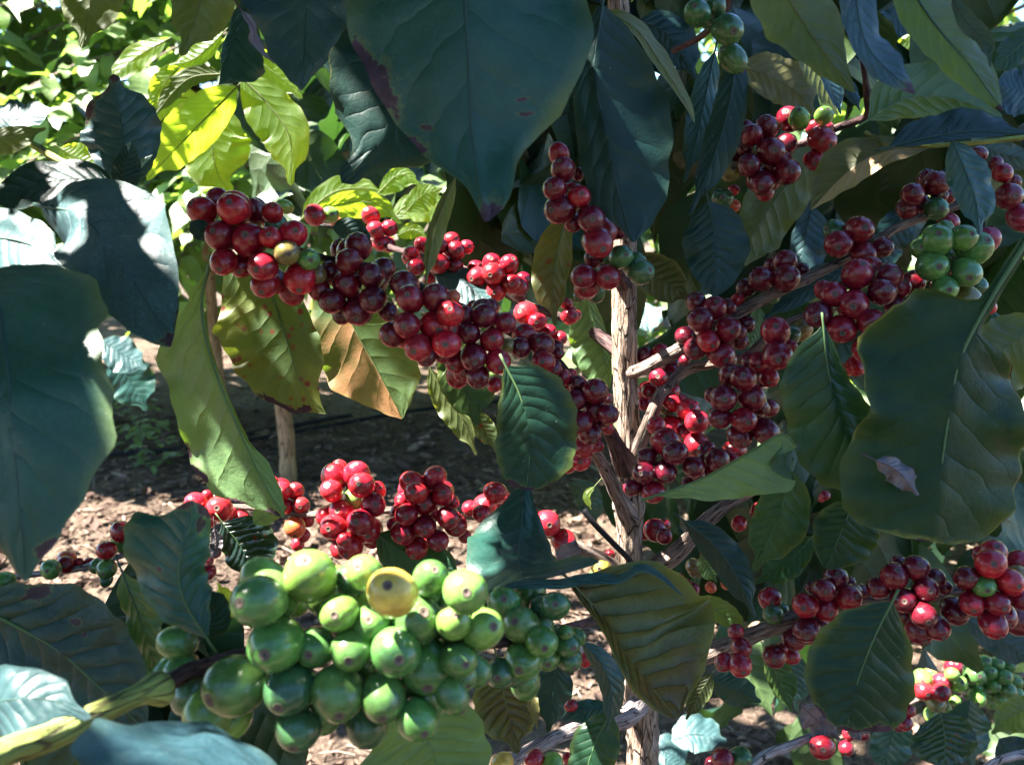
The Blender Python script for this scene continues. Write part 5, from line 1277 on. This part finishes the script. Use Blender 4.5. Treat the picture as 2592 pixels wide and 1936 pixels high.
# a small weed on the shaded soil, and the drip hoses
wr = random.Random(3)
for k, (vx, vy, lab) in enumerate([(300, 905, 'small leafy weed on the dark soil at the left'), (345, 950, 'lower leafy weed beside the first weed on dark soil')]):
    g = on_ground('V', vx, vy + 60)
    g.z = gz(g.x, g.y)
    V, Fc, tone = [], [], []
    for i in range(34):
        a = wr.uniform(0, 6.28); hh = wr.uniform(.02, .16)
        p = Vector((math.cos(a) * wr.uniform(0, .06), math.sin(a) * wr.uniform(0, .06), hh))
        add_simple_leaf(V, Fc, tone, p, Vector((math.cos(a), math.sin(a), wr.uniform(-.2, .5))).normalized(), Vector((0, 0, 1)), wr.uniform(.025, .05), wr.uniform(.015, .03), wr, 4)
    o = empty('weed', g)
    link('foliage', mesh_data('foliage', V, Fc, attrs={'leafco': tone}), M_BUSH, o)
    tag(o, lab, 'weed')
for k, (p, lab) in enumerate([([(-200, 1000), (330, 985), (560, 935), (760, 905)], 'black drip hose lying along the shaded row'), ([(520, 960), (700, 925), (960, 890), (1300, 860)], 'second drip hose running behind the knobbly trunk')]):
    pts = []
    for x, y in p:
        g = on_ground('V', x, y); pts.append(Vector((g.x, g.y, gz(g.x, g.y) + 0.012)))
    pt = catmull(pts, 60)
    tv, tf = tube_geometry(pt, [0.007] * 60, 10)
    o = link('drip_hose', mesh_data('drip_hose', [v - pt[0] for v in tv], tf), M_BLACK, loc=pt[0])
    tag(o, lab, 'hose')

# ------------------------------------------------------------------ the tree's unseen leaves overhead, placed with gaps to shape the sunlight
LIT = [('V', 375, 455, .34, .012), ('V', 130, 470, .35, .005), ('V', 40, 530, .37, .024),
       ('V', 1335, 690, .52, .02), ('V', 1340, 790, .52, .025), ('V', 1345, 880, .52, .02), ('V', 1432, 772, .505, .02), ('V', 1330, 620, .51, .015),
       ('V', 700, 1030, .49, .03), ('V', 780, 1010, .49, .02), ('V', 890, 1040, .49, .02), ('V', 940, 1030, .49, .015), ('V', 455, 1090, .54, 0.028), ('V', 620, 1060, .55, 0.022), ('V', 1040, 1075, .51, .012),
       ('J', 1340, 250, .28, .013), ('J', 1405, 345, .285, .009), ('J', 1575, 240, .28, .010), ('J', 1530, 340, .285, .007), ('J', 1690, 300, .272, .009), ('J', 2010, 300, .28, .009),
       ('J', 1950, 450, .28, .010), ('J', 2070, 470, .28, .009), ('J', 1520, 565, .28, .006), ('J', 1860, 260, .285, .006),
       ('E', 98, 1400, .485, .010), ('E', -45, 1410, .485, .010), ('E', 460, 1450, .485, .010), ('E', 606, 1420, .485, .009), ('D', 1270, 1590, .53, .012), ('D', 1422, 1630, .53, .012), ('D', 1822, 1510, .54, .012), ('D', 1910, 1510, .54, .01),
       ('V', 1180, 1125, .53, .015), ('V', 1135, 680, .475, .015), ('V', 1165, 705, .475, .012), ('V', 1027, 622, .53, .015), ('V', 1065, 590, .54, .015),
       ('V', 800, 470, .62, .03), ('V', 1775, 298, .50, .006), ('V', 1722, 255, .50, .005), ('V', 1480, 890, .52, .016), ('V', 1510, 920, .52, .012),
       ('V', 60, 1500, .245, .010), ('V', 150, 1560, .23, .012), ('V', 390, 1570, .23, .012), ('V', 230, 1530, .24, .006),
       ('V', 530, 1140, .50, .025), ('V', 460, 350, .73, 0.028), ('V', 620, 210, .71, 0.022), ('V', 450, 120, .70, 0.022), ('V', 150, 330, .68, .03), ('V', 340, 360, .72, .03),
       ('V', 700, 430, .78, 0.033), ('V', 850, 400, .80, 0.028), ('V', 950, 430, .76, 0.022), ('V', 880, 480, .77, .03), ('V', 1335, 145, .40, .004), ('V', 1310, 160, .40, .004),
       ('V', 2000, 1480, .93, .04), ('V', 1560, 1590, .42, .01), ('V', 1420, 900, .53, .01), ('V', 280, 760, 1.05, 0.033), ('V', 1430, 730, .95, 0.028),
       ('V', 1480, 1600, .95, 0.033), ('V', 1860, 340, .43, .006), ('V', 1960, 900, .39, .003), ('V', 1640, 30, .6, .05), ('V', 1620, 150, .57, .03), ('V', 1270, 1590, .42, .012)]
litp = [(P(f, x, y, d), r) for f, x, y, d, r in LIT]
cr = random.Random(99)
e1 = SUN.cross(Vector((0, 1, 0))).normalized(); e2 = SUN.cross(e1)
subj = P('V', 1106, 760, 0.47)
flat = lambda p: ((p - subj).dot(e1), (p - subj).dot(e2))
spots = []                       # where sun must get through, as seen from the sun
for p, r in litp:
    a, b = flat(p)
    spots.append((a, b))
    for rr in (0.5, 1.0):
        for k in range(8):
            spots.append((a + r * rr * math.cos(k * math.pi / 4), b + r * rr * math.sin(k * math.pi / 4)))
for o, _ in LEAVES:
    if o.data.materials[0].name == 'leaf_backlit' and not any(w in o['label'] for w in ('sliver', 'leaf curl', 'broad shaded')):
        vs = o.data.vertices
        spots += [flat(o.location + vs[i].co) for i in range(0, len(vs), 13)]
for o, _ in LEAVES:
    if 'sun bleached' in o['label']:
        for i in range(0, len(o.data.vertices), 5):
            p = o.location + o.data.vertices[i].co
            q = project(p)
            if q and -60 < q[0] < 135: spots.append(flat(p))
V, Fc, tone = [], [], []
cover = {}                       # cells of the sun's view that the crown already closes
CELL = 0.012
def try_leaf(c, dv, up, L, W, inframe=False, st=6, drop=None):
    v1, f1, t1 = [], [], []
    add_simple_leaf(v1, f1, t1, c - dv * L * .5, dv, up, L, W, cr, st)
    if not inframe:
        for p in v1:
            q = project(p)
            if q and -500 < q[0] < PW + 500 and q[1] > -150: return False
    ol = [flat(v1[i]) for i in range(0, len(v1), 3)] + [flat(v1[i]) for i in range(len(v1) - 1, 0, -3)]
    x0, x1 = min(p[0] for p in ol), max(p[0] for p in ol); y0, y1 = min(p[1] for p in ol), max(p[1] for p in ol)
    def inside(a, b):
        ins = False
        for (ax, ay), (bx, by) in zip(ol, ol[1:] + ol[:1]):
            if (ay > b) != (by > b) and a < (bx - ax) * (b - ay) / (by - ay) + ax: ins = not ins
        return ins
    for a, b in spots:
        if x0 < a < x1 and y0 < b < y1 and inside(a, b): return False
    q0 = len(V)
    V.extend(v1); Fc.extend(tuple(i + q0 for i in f) for f in f1); tone.extend(t1)
    if not inframe:
        for i in range(int(x0 // CELL), int(x1 // CELL) + 1):
            for j in range(int(y0 // CELL), int(y1 // CELL) + 1):
                if inside((i + .5) * CELL, (j + .5) * CELL): cover[(i, j)] = max(cover.get((i, j), -9), c.dot(SUN))
    return True
def rdir(lo=-.6, hi=.1):
    az = cr.uniform(0, 6.28)
    return Vector((math.cos(az), math.sin(az), cr.uniform(lo, hi))).normalized()
def rup(k=.5):
    return Vector((cr.uniform(-k, k), cr.uniform(-k, k), 1))
made = 0
for k in range(14000):
    c = subj + e1 * cr.uniform(-.50, .50) + e2 * cr.uniform(-.46, .46) + SUN * cr.uniform(.34, 1.0)
    if (c - CAM).length < 0.24: continue
    L = cr.uniform(.07, .13) if k < 8000 else cr.uniform(.03, .06)
    made += try_leaf(c, rdir(), rup(), L, L * .46)
    if made >= 3000: break
# leaves of the picture that the photo shows in shade: close what is still open above them
SUNNY = ('backlit', 'glowing', 'lime', 'bleached', 'sunlit', 'blazing', 'sun struck', 'full sun', 'half in sun', 'bright green', 'pale ribbed', 'yellow tipped', 'ribbed leaf behind')
shade = []
for o, _ in LEAVES:
    if any(w in o['label'] for w in SUNNY): continue
    vs = o.data.vertices
    shade += [o.location + vs[i].co for i in range(0, len(vs), 9)]
for o, _ in LEAVES:              # only its lower strip is in sun
    if 'broad shaded' in o['label']:
        shade += [o.location + q.co for k, q in enumerate(o.data.vertices) if k % 19 < 12 and k % 3 == 0]
for root, core, pos in CLUSTERS:
    if not any(w in root['label'] for w in ('sun', 'bright', 'scarlet', 'beyond')): shade += pos
for k in range(900):              # soil low at the right: unseen leaves are added overhead to shade it
    g = on_ground('V', cr.uniform(640, 2212), cr.uniform(1270, 1652))
    if math.sin(g.x * 19) + math.sin(g.y * 23 + g.x * 7) > 1.15: continue
    shade.append(g)
cr.shuffle(shade)
for rnd in range(5):
    for p in shade:
        q = project(p)
        if not q or not (-200 < q[0] < PW + 200 and -200 < q[1] < PH + 200): continue
        a, b = flat(p)
        if cover.get((int(a // CELL), int(b // CELL)), -9) > p.dot(SUN) + .03: continue
        far = p.z < .2
        for t in ((cr.uniform(1.4, 2.2),) if far else (cr.uniform(.2, .9), cr.uniform(.1, .5), cr.uniform(.3, 1.0), cr.uniform(.15, 1.1))):
            c = p + SUN * t
            if (c - CAM).length < 0.15: continue
            L = cr.choice([.12, .1, .08, .06]) if far else cr.choice([.1, .07, .05, .03, .022])
            if try_leaf(c, rdir(), rup(), L, L * .5):
                made += 1
                break
# the same tree's leaves behind the clusters, shade put into their dark colour
def fill(n, x0, x1, y0, y1, d0, d1, skip=()):
    k = 0
    for _ in range(n):
        x, y, d = cr.uniform(x0, x1), cr.uniform(y0, y1), cr.uniform(d0, d1)
        if any(a < x < b and c_ < y < e for a, b, c_, e in skip): continue
        dv = Vector((cr.uniform(-1, 1), cr.uniform(-.7, .7), cr.uniform(-1.3, .1))).normalized()
        up = Vector((cr.uniform(-.6, .4), cr.uniform(-1.0, .2), cr.uniform(.2, 1)))
        L = cr.uniform(.16, .21) * min(.62, d)
        k += try_leaf(P('V', x, y, d), dv, up, L, L * cr.uniform(.42, .52), True, 10)
    return k
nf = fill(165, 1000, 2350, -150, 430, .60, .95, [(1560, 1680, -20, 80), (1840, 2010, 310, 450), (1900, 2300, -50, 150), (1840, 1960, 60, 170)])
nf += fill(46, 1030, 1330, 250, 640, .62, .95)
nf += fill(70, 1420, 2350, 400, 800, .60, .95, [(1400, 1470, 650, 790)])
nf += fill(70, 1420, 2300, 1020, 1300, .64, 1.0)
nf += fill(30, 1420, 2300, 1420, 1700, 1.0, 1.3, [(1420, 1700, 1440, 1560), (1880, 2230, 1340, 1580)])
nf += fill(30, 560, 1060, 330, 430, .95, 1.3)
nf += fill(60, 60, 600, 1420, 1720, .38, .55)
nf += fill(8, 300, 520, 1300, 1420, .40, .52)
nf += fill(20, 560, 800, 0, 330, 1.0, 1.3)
# and unseen leaves added behind the viewer to cut sky light and reflections
for k in range(900):
    c = Vector((cr.uniform(-1.5, 1.5), cr.uniform(-.95, -.45), cr.uniform(.1, 1.45)))
    try_leaf(c, rdir(-.8, .2), rup(.7), cr.uniform(.12, .19), .075, True)
print('fill', nf)
print('crown leaves', made)
link('crown_and_shade_leaves', mesh_data('crown_and_shade_leaves', [v - tree.location for v in V], Fc, attrs={'leafco': tone}), M_CROWN_SHADED, tree)  # mesh also holds the unseen leaves added to block light

# ------------------------------------------------------------------ light
w = bpy.data.worlds.new('World'); SC.world = w; w.use_nodes = True
nt = w.node_tree; nt.nodes.clear()
sky = nt.nodes.new('ShaderNodeTexSky'); sky.sky_type = 'NISHITA'; sky.sun_disc = False
sky.sun_elevation = math.asin(SUN.z); sky.sun_rotation = math.atan2(SUN.x, SUN.y)
sky.air_density = 1.0; sky.dust_density = 0.2; sky.ozone_density = 4.0
bg = nt.nodes.new('ShaderNodeBackground'); bg.inputs[1].default_value = 0.05 * 0.86
out = nt.nodes.new('ShaderNodeOutputWorld')
tint = nt.nodes.new('ShaderNodeMix'); tint.data_type = 'RGBA'; tint.blend_type = 'MULTIPLY'; tint.inputs[0].default_value = 1.0
tint.inputs[7].default_value = (0.84, 0.98, 1.12, 1)
nt.links.new(sky.outputs[0], tint.inputs[6]); nt.links.new(tint.outputs[2], bg.inputs[0]); nt.links.new(bg.outputs[0], out.inputs[0])
sl = bpy.data.lights.new('sun', 'SUN'); sl.energy = 5.0; sl.angle = math.radians(0.5); sl.color = (1.0, 0.95, 0.86)
so = bpy.data.objects.new('sun', sl); COL.objects.link(so)
so.rotation_euler = (-SUN).to_track_quat('-Z', 'Y').to_euler()
SC.view_settings.view_transform = 'Standard'; SC.view_settings.look = 'None'
SC.view_settings.exposure = 3.6; SC.view_settings.gamma = 1.0
SC.cycles.max_bounces = 8
SC.cycles.transmission_bounces = 6
